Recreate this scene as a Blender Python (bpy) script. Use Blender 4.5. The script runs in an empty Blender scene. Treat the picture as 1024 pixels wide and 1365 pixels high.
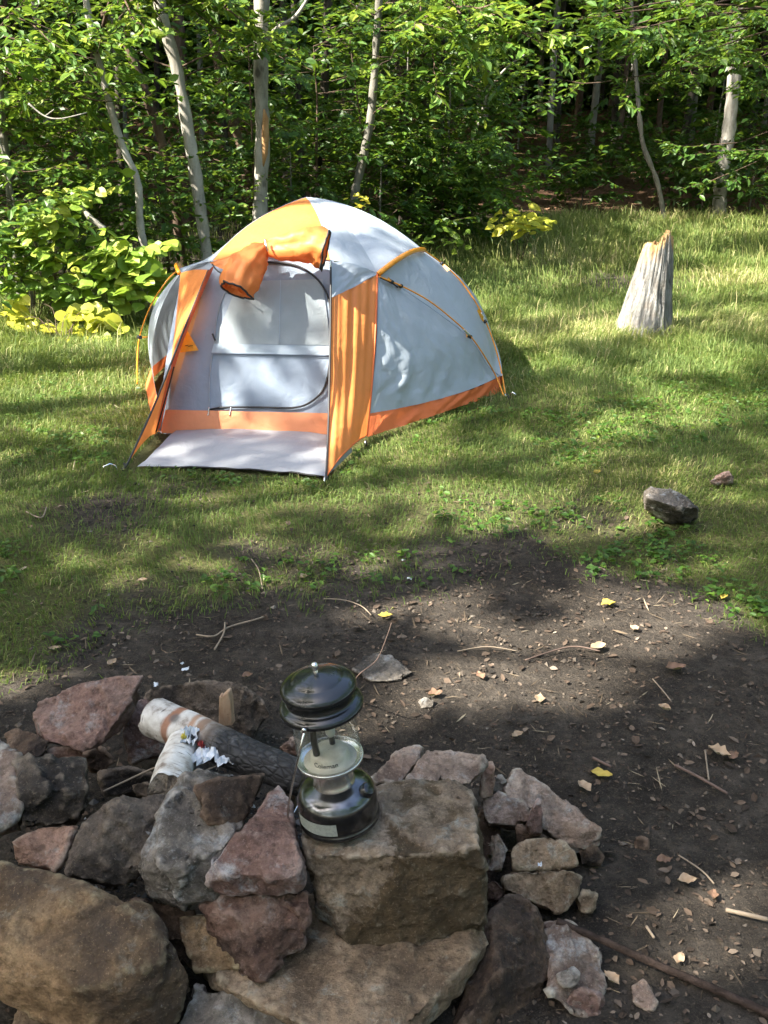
import bpy, bmesh, math, random
import numpy as np
from mathutils import Vector, Matrix, Euler, noise as mnoise
R = math.radians
rng = np.random.default_rng(7)
random.seed(7)
scn = bpy.context.scene
COL = scn.collection

# ------------------------------------------------------------------ camera
CAM_H, PITCH, FPX = 1.65, R(22.0), 1381.0          # focal length in pixels of the 1024x1365 photograph
cam_d = bpy.data.cameras.new('camera'); cam = bpy.data.objects.new('camera', cam_d); COL.objects.link(cam)
cam.location = (0, 0, CAM_H); cam.rotation_euler = (math.pi/2 - PITCH, 0, 0)
cam_d.sensor_fit = 'VERTICAL'; cam_d.angle_y = 2*math.atan(682.5/FPX)
cam_d.clip_start = 0.05; cam_d.clip_end = 900
scn.camera = cam
# ------------------------------------------------------------------ world, sun, exposure
SUN = Vector((-0.62, -0.28, 0.74)).normalized()    # towards the sun
w = bpy.data.worlds.new('World'); scn.world = w; w.use_nodes = True
nt = w.node_tree; nt.nodes.clear()
wo = nt.nodes.new('ShaderNodeOutputWorld'); bg = nt.nodes.new('ShaderNodeBackground'); sky = nt.nodes.new('ShaderNodeTexSky')
sky.sky_type = 'NISHITA'; sky.sun_disc = False
sky.sun_elevation = math.asin(SUN.z); sky.sun_rotation = math.atan2(SUN.x, SUN.y)
sky.air_density = 1.0; sky.dust_density = 4.0; sky.ozone_density = 1.0
bg.inputs['Strength'].default_value = 0.125
nt.links.new(sky.outputs[0], bg.inputs[0]); nt.links.new(bg.outputs[0], wo.inputs[0])
sd = bpy.data.lights.new('sun', 'SUN'); so = bpy.data.objects.new('sun', sd); COL.objects.link(so)
sd.energy = 5.0; sd.angle = R(0.53); sd.color = (1.0, 0.94, 0.82)
so.rotation_euler = SUN.to_track_quat('Z', 'Y').to_euler(); so.location = (-20, -9, 24)
scn.view_settings.view_transform = 'Standard'; scn.view_settings.look = 'None'
scn.view_settings.gamma = 1.0; scn.view_settings.use_curve_mapping = False
scn.view_settings.exposure = 2.45
scn.render.engine = 'CYCLES'
cy = scn.cycles
cy.use_denoising = True
cy.max_bounces = 7; cy.diffuse_bounces = 3; cy.glossy_bounces = 3; cy.transmission_bounces = 6; cy.transparent_max_bounces = 6
cy.caustics_reflective = False; cy.caustics_refractive = False
cy.sample_clamp_indirect = 6.0

# ------------------------------------------------------------------ pixel <-> place
cP, sP = math.cos(PITCH), math.sin(PITCH)
def ray(px, py):
    a = (px-512.0)/FPX; b = (682.5-py)/FPX
    return Vector((a, cP + b*sP, -sP + b*cP))
def U(px, py, z=0.0):                       # point at height z
    d = ray(px, py); t = (z-CAM_H)/d.z
    return Vector((d.x*t, d.y*t, z))
def UY(px, py, Y):                          # point at distance Y
    d = ray(px, py); t = Y/d.y
    return Vector((d.x*t, Y, CAM_H + d.z*t))
def UPL(px, py, p0, n):                     # point on a plane
    d = ray(px, py); o = Vector((0, 0, CAM_H)); t = (p0-o).dot(n)/d.dot(n)
    return o + d*t

# ------------------------------------------------------------------ noise on arrays
def vnoise(x, y, s=1.0, seed=0):
    x = np.asarray(x, float)/s; y = np.asarray(y, float)/s
    xi = np.floor(x).astype(np.int64); yi = np.floor(y).astype(np.int64); fx = x-xi; fy = y-yi
    fx = fx*fx*(3-2*fx); fy = fy*fy*(3-2*fy)
    def h(a, b):
        n = (a*374761393 + b*668265263 + seed*1442695041) & 0x7fffffff
        n = ((n ^ (n >> 13))*1274126177) & 0x7fffffff
        return ((n ^ (n >> 16)) & 0xffff)/65535.0
    return (h(xi, yi)*(1-fx)+h(xi+1, yi)*fx)*(1-fy) + (h(xi, yi+1)*(1-fx)+h(xi+1, yi+1)*fx)*fy
def fnoise(x, y, s=1.0, seed=0, o=3):
    t = 0; a = .5; tot = 0
    for k in range(o):
        t = t + a*vnoise(x, y, s/2**k, seed+17*k); tot += a; a *= .5
    return t/tot
def sstep(a, b, x):
    t = np.clip((np.asarray(x, float)-a)/(b-a), 0, 1); return t*t*(3-2*t)
def terr(x, y):
    x = np.asarray(x, float); y = np.asarray(y, float)
    h = 0.05*(fnoise(x, y, 1.7, 3)-.5)*sstep(2.2, 4.0, y) + 0.012*(fnoise(x, y, .35, 5)-.5)
    h = h + np.where(y > 14, 0.045*(np.minimum(y, 38)-14)*sstep(14, 22, y), 0)
    return h + 0.05*sstep(9, 16, y)*np.sin(x*.8+1)
def tz(x, y): return float(terr(x, y))

# ------------------------------------------------------------------ mesh helpers
def fast_mesh(name, V, polys, tint=None, smooth=False, tname='tint'):
    """polys: list of int arrays (m,k)"""
    me = bpy.data.meshes.new(name); V = np.asarray(V, np.float32)
    me.vertices.add(len(V)); me.vertices.foreach_set('co', V.ravel())
    loops = np.concatenate([p.ravel() for p in polys]).astype(np.int32)
    tot = np.concatenate([np.full(len(p), p.shape[1]) for p in polys]).astype(np.int32)
    start = np.concatenate([[0], np.cumsum(tot)[:-1]]).astype(np.int32)
    me.loops.add(len(loops)); me.loops.foreach_set('vertex_index', loops)
    me.polygons.add(len(tot)); me.polygons.foreach_set('loop_start', start); me.polygons.foreach_set('loop_total', tot)
    me.polygons.foreach_set('use_smooth', np.full(len(tot), smooth))
    me.update(calc_edges=True)
    if tint is not None:
        a = me.attributes.new(tname, 'FLOAT', 'POINT'); a.data.foreach_set('value', np.asarray(tint, np.float32))
    return me
def link(name, me, mat, parent=None, loc=None):
    o = bpy.data.objects.new(name, me); COL.objects.link(o)
    if mat is not None: me.materials.append(mat)
    if parent is not None: o.parent = parent
    if loc is not None: o.location = loc
    return o
def root_loc(p):
    v = Vector((0, 0, 0))
    while p is not None: v += p.location; p = p.parent
    return v
def pyobj(name, V, F, mat, parent=None, loc=None, smooth=True, tint=None):
    """world-space vertices; shifted to the parent's or the own origin"""
    V = np.asarray([tuple(v) for v in V], float)
    o = root_loc(parent) if parent is not None else Vector((0, 0, 0))
    if loc is not None: o = o*0 + Vector(loc)
    V = V - np.array(o)
    me = bpy.data.meshes.new(name); me.from_pydata([tuple(v) for v in V], [], [tuple(f) for f in F])
    me.polygons.foreach_set('use_smooth', [smooth]*len(me.polygons)); me.update()
    if tint is not None:
        a = me.attributes.new('tint', 'FLOAT', 'POINT'); a.data.foreach_set('value', np.asarray(tint, np.float32))
    return link(name, me, mat, parent, loc)
def tag(o, label, cat, group=None):
    o['label'] = label; o['category'] = cat
    if group: o['group'] = group
    return o
def empty(name, loc, label, cat, group=None):
    o = bpy.data.objects.new(name, None); COL.objects.link(o); o.location = loc; o.empty_display_size = .1
    return tag(o, label, cat, group)
def tube(pts, rad, n=8, cap=True, V=None, F=None):
    V = [] if V is None else V; F = [] if F is None else F
    pts = [Vector(p) for p in pts]; m = len(pts)
    if not hasattr(rad, '__len__'): rad = [rad]*m
    t0 = (pts[1]-pts[0]).normalized(); a = t0.orthogonal().normalized()
    b0 = len(V)
    for i, p in enumerate(pts):
        t = (pts[min(i+1, m-1)]-pts[max(i-1, 0)]).normalized()
        a = (a - t*a.dot(t)).normalized(); b = t.cross(a)
        for k in range(n):
            an = 2*math.pi*k/n; V.append(p + (a*math.cos(an)+b*math.sin(an))*rad[i])
    for i in range(m-1):
        for k in range(n):
            k2 = (k+1) % n
            F.append((b0+i*n+k, b0+i*n+k2, b0+(i+1)*n+k2, b0+(i+1)*n+k))
    if cap:
        F.append(tuple(b0+k for k in range(n))[::-1]); F.append(tuple(b0+(m-1)*n+k for k in range(n)))
    return V, F
def smoothpts(pts, n=6):
    """Catmull-Rom"""
    P = [Vector(p) for p in pts]; out = []
    for i in range(len(P)-1):
        p0 = P[max(i-1, 0)]; p1 = P[i]; p2 = P[i+1]; p3 = P[min(i+2, len(P)-1)]
        for k in range(n):
            t = k/n
            out.append(.5*((2*p1)+(p2-p0)*t+(2*p0-5*p1+4*p2-p3)*t*t+(3*p1-p0-3*p2+p3)*t**3))
    out.append(P[-1]); return out
def lathe(prof, n=48, V=None, F=None, close=False):
    V = [] if V is None else V; F = [] if F is None else F; b = len(V); m = len(prof)
    for r, z in prof:
        for k in range(n):
            a = 2*math.pi*k/n; V.append((r*math.cos(a), r*math.sin(a), z))
    for i in range(m-1 if not close else m):
        j = (i+1) % m
        for k in range(n):
            k2 = (k+1) % n
            F.append((b+i*n+k, b+i*n+k2, b+j*n+k2, b+j*n+k))
    return V, F

# ------------------------------------------------------------------ materials
class NT:
    def __init__(s, name):
        s.m = bpy.data.materials.new(name); s.m.use_nodes = True; s.t = s.m.node_tree; s.t.nodes.clear()
        s.out = s.n('ShaderNodeOutputMaterial')
    def n(s, typ, **kw):
        nd = s.t.nodes.new(typ)
        for k, v in kw.items():
            if k in ('operation', 'blend_type', 'data_type', 'feature', 'attribute_name', 'noise_dimensions', 'distribution', 'bands_direction', 'wave_type', 'normalize', 'clamp'): setattr(nd, k, v)
            else: nd.inputs[k.replace('_', ' ')].default_value = v
        return nd
    def l(s, a, b): s.t.links.new(a, b)
    def coord(s, kind='Object', scale=(1, 1, 1)):
        c = s.n('ShaderNodeTexCoord'); mp = s.n('ShaderNodeMapping'); mp.inputs['Scale'].default_value = scale
        s.l(c.outputs[kind], mp.inputs['Vector']); return mp.outputs[0]
    def noise(s, co, scale, detail=5, rough=.55, dist=0):
        nd = s.n('ShaderNodeTexNoise', Scale=scale, Detail=detail, Roughness=rough, Distortion=dist); s.l(co, nd.inputs['Vector']); return nd.outputs['Fac']
    def ramp(s, fac, stops):
        r = s.n('ShaderNodeValToRGB'); e = r.color_ramp.elements
        while len(e) < len(stops): e.new(.5)
        for i, (p, c) in enumerate(stops):
            e[i].position = p; e[i].color = (*c, 1) if hasattr(c, '__len__') else (c, c, c, 1)
        s.l(fac, r.inputs[0]); return r.outputs[0]
    def mix(s, fac, a, b, blend='MIX'):
        m = s.n('ShaderNodeMix', data_type='RGBA', blend_type=blend)
        for x, i in ((fac, 0), (a, 6), (b, 7)):
            if hasattr(x, 'is_linked') or hasattr(x, 'links'): s.l(x, m.inputs[i])
            elif i == 0: m.inputs[0].default_value = x
            else: m.inputs[i].default_value = (*x, 1)
        return m.outputs[2]
    def math(s, op, a, b=0.0):
        m = s.n('ShaderNodeMath', operation=op)
        for i, x in enumerate((a, b)):
            if hasattr(x, 'links'): s.l(x, m.inputs[i])
            else: m.inputs[i].default_value = x
        return m.outputs[0]
    def bsdf(s, col, rough=.7, spec=.3, metal=0, bump=None, bstr=.5, bdist=.01):
        p = s.n('ShaderNodeBsdfPrincipled')
        p.inputs['Metallic'].default_value = metal; p.inputs['Specular IOR Level'].default_value = spec
        if hasattr(col, 'links'): s.l(col, p.inputs['Base Color'])
        else: p.inputs['Base Color'].default_value = (*col, 1)
        if hasattr(rough, 'links'): s.l(rough, p.inputs['Roughness'])
        else: p.inputs['Roughness'].default_value = rough
        if bump is not None:
            b = s.n('ShaderNodeBump', Strength=bstr, Distance=bdist); s.l(bump, b.inputs['Height']); s.l(b.outputs[0], p.inputs['Normal'])
        return p
    def done(s, sh): s.l(sh, s.out.inputs[0]); return s.m
def plain(name, col, rough=.5, metal=0, spec=.5, var=.15, sc=40):
    k = NT(name); co = k.coord(); f = k.noise(co, sc, 4)
    c = k.ramp(f, [(.3, tuple(x*(1-var) for x in col)), (.7, tuple(min(1, x*(1+var)) for x in col))])
    return k.done(k.bsdf(c, rough, spec, metal).outputs[0])
def leaf_mat(name, stops, trans=.42, rough=.45):
    k = NT(name); a = k.n('ShaderNodeAttribute', attribute_name='tint')
    c = k.ramp(a.outputs['Fac'], stops)
    p = k.bsdf(c, rough, .35); t = k.n('ShaderNodeBsdfTranslucent')
    c2 = k.mix(.35, c, (.30, .42, .03)); k.l(c2, t.inputs[0])
    m = k.n('ShaderNodeMixShader'); m.inputs[0].default_value = trans
    k.l(p.outputs[0], m.inputs[1]); k.l(t.outputs[0], m.inputs[2]); return k.done(m.outputs[0])
M = {}
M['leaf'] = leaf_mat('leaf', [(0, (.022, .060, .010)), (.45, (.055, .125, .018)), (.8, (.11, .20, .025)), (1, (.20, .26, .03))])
M['leaf_light'] = leaf_mat('leaf_light', [(0, (.085, .165, .022)), (.5, (.22, .33, .045)), (1, (.40, .42, .06))], .45)
M['leaf_yellow'] = leaf_mat('leaf_yellow', [(0, (.28, .34, .04)), (.5, (.50, .48, .05)), (1, (.62, .52, .05))], .45)
M['grass'] = leaf_mat('grass', [(0, (.055, .098, .022)), (.4, (.118, .172, .040)), (.7, (.215, .240, .070)), (.88, (.34, .32, .13)), (1, (.46, .40, .21))], .30, .6)
def fabric(name, col, trans, weave=900):
    k = NT(name); co = k.coord(); f = k.noise(co, 7, 3)
    c = k.ramp(f, [(.3, tuple(x*.93 for x in col)), (.7, tuple(min(1, x*1.05) for x in col))])
    f2 = k.math('ADD', k.math('MULTIPLY', k.noise(co, 300, 2), .04), k.math('ADD', k.noise(co, 9, 3, .5, 1.2), k.math('MULTIPLY', k.noise(k.coord('Object', (1, 1, .3)), 26, 3, .5, .6), .35)))
    p = k.bsdf(c, .48, .35, bump=f2, bstr=.55, bdist=.012); t = k.n('ShaderNodeBsdfTranslucent'); k.l(c, t.inputs[0])
    m = k.n('ShaderNodeMixShader'); m.inputs[0].default_value = trans
    k.l(p.outputs[0], m.inputs[1]); k.l(t.outputs[0], m.inputs[2]); return k.done(m.outputs[0])
M['grey_fabric'] = fabric('grey_fabric', (.385, .44, .50), .20)
M['door_fabric'] = fabric('door_fabric', (.28, .34, .43), .18)
M['mesh_fabric'] = fabric('mesh_fabric', (.36, .41, .445), .25)
M['band_fabric'] = fabric('band_fabric', (.43, .51, .59), .22)
M['sheet_fabric'] = fabric('sheet_fabric', (.30, .31, .335), .08)
M['orange_fabric'] = fabric('orange_fabric', (.80, .275, .075), .32)
M['orange_base'] = fabric('orange_base', (.78, .185, .06), .12)
M['orange_pale'] = fabric('orange_pale', (.80, .31, .15), .15)
M['red_webbing'] = fabric('red_webbing', (.72, .15, .05), .1)
M['black_tape'] = plain('black_tape', (.016, .016, .018), .6)
M['pole_orange'] = plain('pole_orange', (.75, .28, .02), .3)
M['clip_yellow'] = plain('clip_yellow', (.75, .36, .03), .5)
M['steel'] = plain('steel', (.70, .70, .70), .25, 1.0)
def bark(name, c1, c2, c3, scale=14, stretch=.35):
    k = NT(name); co = k.coord('Object', (1, 1, stretch)); f = k.noise(co, scale, 6, .65); g = k.noise(co, scale*.22, 4, .6); h = k.noise(k.coord('Object', (1, 1, 3.0)), scale*2.2, 3)
    c = k.ramp(f, [(.3, c1), (.5, c2), (.72, c3)]); c = k.mix(k.ramp(g, [(.4, 0), (.65, .7)]), c, c1)
    c = k.mix(k.ramp(h, [(.62, 0), (.72, .6)]), c, (c1[0]*.5, c1[1]*.5, c1[2]*.5))
    vk = k.n('ShaderNodeTexVoronoi', Scale=5.5); k.l(k.coord('Object', (1, 1, .8)), vk.inputs['Vector']); c = k.mix(k.ramp(k.math('ADD', vk.outputs['Distance'], k.math('MULTIPLY', k.math('SUBTRACT', f, .5), .25)), [(.10, .85), (.20, 0)]), c, (c1[0]*.3, c1[1]*.3, c1[2]*.3))
    return k.done(k.bsdf(c, .85, .15, bump=f, bstr=.8, bdist=.015).outputs[0])
M['bark_pale'] = bark('bark_pale', (.16, .145, .12), (.33, .31, .27), (.46, .43, .38))
M['bark_grey'] = bark('bark_grey', (.09, .085, .07), (.19, .18, .155), (.28, .26, .22))
M['bark_brown'] = bark('bark_brown', (.045, .03, .022), (.10, .068, .048), (.16, .12, .09))
M['bark_dark'] = bark('bark_dark', (.02, .017, .013), (.05, .042, .034), (.09, .078, .062))
M['scar'] = bark('scar', (.25, .12, .05), (.42, .24, .11), (.5, .33, .18))
def rock_mat(name, c1, c2, c3, stain=(.03, .025, .022), soot=0.0, lichen=0.0, lic=(.42, .45, .42), sc=1.0, iron=None):
    if iron is None or True: c1, c2, c3 = [(x[0]*1.03, x[1]*.99, x[2]*.93) for x in (c1, c2, c3)]
    k = NT(name); co = k.coord(); oi = k.n('ShaderNodeObjectInfo')
    off = k.n('ShaderNodeVectorMath', operation='ADD'); cm = k.n('ShaderNodeCombineXYZ'); k.l(k.math('MULTIPLY', oi.outputs['Random'], 37.0), cm.inputs[0]); k.l(co, off.inputs[0]); k.l(cm.outputs[0], off.inputs[1]); co = off.outputs[0]
    f1 = k.noise(co, 7*sc, 8, .62, .4); f2 = k.noise(co, 3.2*sc, 6, .6, .8); f3 = k.noise(co, 55*sc, 6, .7); f4 = k.noise(co, 14*sc, 8, .7, .2)
    c = k.ramp(f1, [(.30, c1), (.5, c2), (.70, c3)])
    c = k.mix(k.ramp(f2, [(.46, 0), (.60, .85)]), c, tuple(x*.42 for x in c1))
    c = k.mix(k.ramp(k.noise(co, 26*sc, 8, .75, .5), [(.30, .85), (.46, 0)]), c, tuple(x*.38 for x in c1))
    if lichen: c = k.mix(k.ramp(f4, [(.62-.22*lichen, 0), (.76-.22*lichen, .85)]), c, lic)
    if soot: c = k.mix(k.ramp(k.noise(co, 5*sc, 6, .6, .6), [(.62-.34*soot, 0), (.78-.34*soot, .9)]), c, stain)
    c = k.mix(k.ramp(f3, [(.36, .55), (.52, 0)]), c, tuple(x*.40 for x in c1))
    c = k.mix(k.ramp(f3, [(.66, 0), (.78, .5)]), c, (.5, .47, .42))
    if iron:                                                # brown iron crust on one broken face, with a ragged border
        so_ = k.n('ShaderNodeSeparateXYZ'); k.l(k.coord(), so_.inputs[0]); wn = k.math('MULTIPLY', k.math('SUBTRACT', k.noise(k.coord(), 16, 8, .65), .5), .13)
        m1 = k.n('ShaderNodeMapRange'); m1.inputs[1].default_value = iron[0]+.004; m1.inputs[2].default_value = iron[0]-.004; k.l(k.math('ADD', so_.outputs[2], k.math('MULTIPLY', wn, .35)), m1.inputs[0])
        m2 = k.n('ShaderNodeMapRange'); m2.inputs[1].default_value = iron[1]-.004; m2.inputs[2].default_value = iron[1]+.004; k.l(k.math('ADD', k.math('ADD', so_.outputs[0], k.math('MULTIPLY', so_.outputs[2], -iron[2])), wn), m2.inputs[0])
        c = k.mix(k.math('MULTIPLY', k.math('MULTIPLY', m1.outputs[0], m2.outputs[0]), .88), c, k.ramp(f4, [(.35, (.040, .028, .014)), (.55, (.075, .050, .024)), (.75, (.12, .085, .045))]))
    gn = k.noise(co, 190*sc, 3, .8); c = k.mix(k.ramp(gn, [(.34, .35), (.46, 0)]), c, tuple(x*.35 for x in c1)); c = k.mix(k.ramp(gn, [(.58, 0), (.70, .25)]), c, tuple(min(1, x*1.7) for x in c3))
    ge = k.n('ShaderNodeNewGeometry'); c = k.mix(k.math('MULTIPLY', k.ramp(ge.outputs['Pointiness'], [(.52, 0), (.59, .6)]), k.ramp(f4, [(.35, .2), (.6, 1)])), c, tuple(min(.6, x*1.5+.03) for x in c3))
    ms = k.n('ShaderNodeTexVoronoi', Scale=60*sc); k.l(co, ms.inputs['Vector'])
    b = k.math('ADD', k.math('MULTIPLY', f3, .7), k.math('MULTIPLY', k.noise(co, 20*sc, 8, .7), 1.0)); b = k.math('ADD', b, k.math('MULTIPLY', ms.outputs['Distance'], .25))
    return k.done(k.bsdf(c, k.ramp(f3, [(.3, .75), (.7, .92)]), .22, bump=b, bstr=1.0, bdist=.018).outputs[0])
M['rock_tan'] = rock_mat('rock_tan', (.16, .115, .080), (.30, .22, .150), (.41, .325, .24), (.07, .05, .035), .3, .25, (.34, .35, .31))
M['rock_lantern'] = rock_mat('rock_lantern', (.16, .125, .096), (.285, .225, .168), (.39, .325, .26), (.055, .045, .035), .2, .35, (.30, .32, .29), iron=(.365, -.177, .467))
M['rock_gold'] = rock_mat('rock_gold', (.18, .115, .065), (.32, .215, .125), (.43, .32, .20), (.065, .047, .035), .5, .2, (.38, .36, .30))
M['rock_red'] = rock_mat('rock_red', (.16, .095, .078), (.27, .17, .14), (.35, .255, .22), (.10, .08, .075), .15, .35, (.33, .33, .32))
M['rock_purple'] = rock_mat('rock_purple', (.15, .092, .08), (.255, .165, .145), (.38, .30, .275), (.05, .04, .04), .2, .45, (.45, .45, .45))
M['rock_brownred'] = rock_mat('rock_brownred', (.10, .058, .045), (.18, .11, .085), (.27, .20, .17), (.04, .03, .025), .35, .3, (.40, .38, .36))
M['rock_grey'] = rock_mat('rock_grey', (.13, .115, .102), (.245, .22, .195), (.37, .345, .315), (.05, .043, .036), .4, .4, (.46, .49, .49))
M['rock_soot'] = rock_mat('rock_soot', (.06, .05, .042), (.15, .122, .10), (.27, .22, .17), (.022, .02, .019), .5, .12, (.25, .26, .26))
M['rock_brown'] = rock_mat('rock_brown', (.07, .046, .033), (.13, .086, .06), (.20, .14, .10), (.025, .02, .017), .5, .1)
M['rock_orange'] = rock_mat('rock_orange', (.22, .125, .09), (.34, .215, .165), (.42, .30, .24), (.10, .08, .07), .1, .2)
M['rock_pinkgrey'] = rock_mat('rock_pinkgrey', (.19, .135, .11), (.31, .235, .195), (.43, .355, .30), (.07, .06, .055), .25, .4, (.40, .41, .40))

# ------------------------------------------------------------------ where the tent stands (used to keep grass out)
C_ = U(489, 585); A_ = U(435, 638); B_ = U(170, 622); E_ = U(207, 580); D_ = Vector((U(668, 523).x, U(668, 523).y, 0)); F_ = Vector((-1.45, 6.12, 0))
BR_ = Vector((.74, 7.25, 0)); BL_ = Vector((-1.38, 7.35, 0))
def in_poly(x, y, poly):
    r = np.zeros(np.shape(x), bool); n = len(poly)
    for i in range(n):
        x1, y1 = poly[i][:2]; x2, y2 = poly[(i+1) % n][:2]
        c = ((y1 > y) != (y2 > y)) & (x < (x2-x1)*(y-y1)/(y2-y1+1e-12)+x1)
        r ^= c
    return r
TENT_POLY = [(p.x, p.y) for p in (A_, C_, D_, BR_, BL_, F_, E_, B_)]
STUMP = U(866, 449)
# grass cover: the bare, trampled ground round the fire ring ends along this line
EDGE = [U(*p) for p in ((-250, 930), (0, 868), (90, 830), (200, 788), (330, 758), (450, 742), (560, 735), (680, 745), (790, 748), (880, 742), (960, 770), (1040, 850), (1250, 960))]
EX = np.array([p.x for p in EDGE]); EY = np.array([p.y for p in EDGE])
def gmask(x, y):
    x = np.asarray(x, float); y = np.asarray(y, float)
    yb = np.interp(x, EX, EY)
    n = fnoise(x, y, .55, 11, 4)-.5
    g = sstep(-.35, .25, y-yb + 1.1*n)
    for (px, py, r, k) in ((130, 682, .30, .75), (610, 690, .32, .15), (250, 650, .22, .4), (660, 675, .25, .2), (830, 375, .6, .8), (520, 660, .3, .25), (800, 690, .3, .4), (180, 800, .3, .4), (430, 700, .3, .2)):
        p = U(px, py); d = np.hypot(x-p.x, (y-p.y)*.8)/r
        g = g*(1-k*np.exp(-d*d)*(0.6+.8*fnoise(x, y, .15, 31)))
    p = U(8, 885); g = np.maximum(g, .8*np.exp(-((x-p.x)/.16)**2-((y-p.y)/.14)**2))
    g = g*(1-sstep(14.2, 15.6, y-.15*x+1.2*(fnoise(x, y, 1.5, 8)-.5)))
    ed = np.interp(x, [-6, -2.9, -1.7, 0, 1.2, 2.5, 6], [7.4, 8.3, 9.0, 11.2, 13.2, 15, 16.6])
    g = g*(1-.9*sstep(0, 1.4, y-ed+.8*(fnoise(x, y, .9, 9)-.5)))
    return np.clip(g, 0, 1)

# ------------------------------------------------------------------ ground
def axis(lo, hi, fine_lo, fine_hi, step, grow=1.16):
    a = list(np.arange(fine_lo, fine_hi+1e-6, step)); s = step
    while a[-1] < hi: s *= grow; a.append(a[-1]+s)
    s = step; b = [a[0]]
    while b[-1] > lo: s *= grow; b.append(b[-1]-s)
    return np.array(b[:0:-1]+a)
gx = axis(-320, 320, -3.2, 3.6, .035); gy = axis(-60, 600, .6, 9.0, .035)
GX, GY = np.meshgrid(gx, gy); GZ = terr(GX, GY)
GM = gmask(GX, GY)
GZ = GZ + .012*(fnoise(GX, GY, .09, 41, 3)-.5)*(GY < 9)
nx, ny = len(gx), len(gy); idx = np.arange(nx*ny).reshape(ny, nx)
q = np.stack([idx[:-1, :-1], idx[:-1, 1:], idx[1:, 1:], idx[1:, :-1]], -1).reshape(-1, 4)
gme = fast_mesh('ground', np.stack([GX, GY, GZ], -1).reshape(-1, 3), [q], GM.ravel(), True, 'cover')
k = NT('ground'); co = k.coord()
f1 = k.noise(co, 2.2, 8, .6, .3); f2 = k.noise(co, 14, 8, .65); f3 = k.noise(co, 70, 8, .75); f4 = k.noise(co, 240, 4, .7)
soil = k.ramp(f2, [(.30, (.040, .034, .029)), (.50, (.076, .065, .055)), (.68, (.138, .117, .097))])
soil = k.mix(k.ramp(f1, [(.38, .75), (.60, 0)]), soil, (.032, .027, .023))
soil = k.mix(k.ramp(f3, [(.30, .8), (.48, 0)]), soil, (.022, .019, .017))
soil = k.mix(k.ramp(f4, [(.56, 0), (.68, .75)]), soil, (.19, .155, .12))
soil = k.mix(k.ramp(k.noise(co, 30, 8, .8, .4), [(.52, 0), (.66, .6)]), soil, (.15, .118, .088))
turf = k.ramp(f3, [(.3, (.060, .066, .026)), (.5, (.11, .11, .045)), (.7, (.18, .15, .075))])
at = k.n('ShaderNodeAttribute', attribute_name='cover')
cov = k.math('ADD', at.outputs['Fac'], k.math('MULTIPLY', k.math('SUBTRACT', f3, .5), .8))
gc = k.mix(k.ramp(cov, [(.35, 0), (.75, 1)]), soil, turf)
# leaf litter colour under the trees
sx = k.n('ShaderNodeSeparateXYZ'); k.l(co, sx.inputs[0])
lit = k.ramp(f3, [(.3, (.05, .03, .018)), (.5, (.13, .075, .045)), (.68, (.24, .15, .10))])
fo = k.n('ShaderNodeMapRange'); fo.inputs[1].default_value = 14.5; fo.inputs[2].default_value = 16.5; k.l(sx.outputs[1], fo.inputs[0])
gc = k.mix(fo.outputs[0], gc, lit)
soil = soil
hb = k.math('ADD', k.math('MULTIPLY', f3, 1.1), k.math('MULTIPLY', f2, 1.2))
ground = link('ground', gme, k.done(k.bsdf(gc, .95, .1, bump=hb, bstr=1.0, bdist=.035).outputs[0])); ground['kind'] = 'structure'

# ------------------------------------------------------------------ sun flecks: rays kept free of canopy leaves
sv = np.array(SUN); su = np.cross(sv, [0, 0, 1]); su /= np.linalg.norm(su); sw = np.cross(su, sv)
TG = []
def fleck(p, r, pad=.10): TG.append((float(np.dot(p, su)), float(np.dot(p, sw)), r+pad))
def ground_fleck(px, py, rx, ry, r=.14, n=12, z=0.0, seed=1, pad=None):
    g = np.random.default_rng(seed+int(px*7+py))
    for i in range(n):
        a = g.uniform(0, 6.28); d = math.sqrt(g.uniform(0, 1)); x, y = px+rx*d*math.cos(a), py+ry*d*math.sin(a)
        fleck(np.array(U(x, y, z)), r*g.uniform(.6, 1.2), pad if pad is not None else (.10 if py < 780 else .125))
for a in ((655, 668, 75, 16, .11, 14), (340, 662, 22, 15, .08, 6), (467, 662, 16, 5, .06, 3), (555, 805, 55, 14, .06, 8), (715, 890, 70, 38, .075, 16), (12, 888, 26, 22, .09, 6),
          (865, 718, 24, 9, .06, 4), (845, 812, 60, 22, .05, 8), (930, 1265, 45, 22, .045, 7), (1000, 1150, 26, 14, .04, 5), (690, 915, 25, 15, .05, 4),
          (120, 500, 90, 55, .20, 16), (30, 470, 60, 40, .2, 8), (60, 560, 60, 30, .16, 5), (150, 455, 40, 20, .2, 6), (640, 390, 55, 45, .26, 9), (700, 350, 80, 30, .35, 10), (760, 330, 100, 30, .38, 10),
          (930, 345, 120, 35, .36, 12), (980, 390, 60, 20, .28, 5), (760, 440, 60, 30, .18, 5), (690, 480, 30, 22, .17, 5), (860, 420, 40, 20, .2, 3), (800, 300, 220, 12, .35, 8), (1000, 310, 60, 15, .4, 4),
          (580, 900, 22, 10, .04, 3), (490, 960, 40, 20, .03, 4), (960, 840, 40, 20, .05, 4), (540, 600, 30, 15, .06, 3), (860, 560, 120, 40, .07, 8), (950, 480, 70, 30, .12, 5)):
    ground_fleck(*a)
for px, py in ((800, 960), (905, 1000), (850, 1180), (965, 1100), (700, 1000), (880, 880), (625, 840), (430, 830), (760, 1120), (985, 900), (820, 1240), (760, 800), (560, 900)):
    ground_fleck(px, py, 26, 12, .03, 3, pad=.055)
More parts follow.
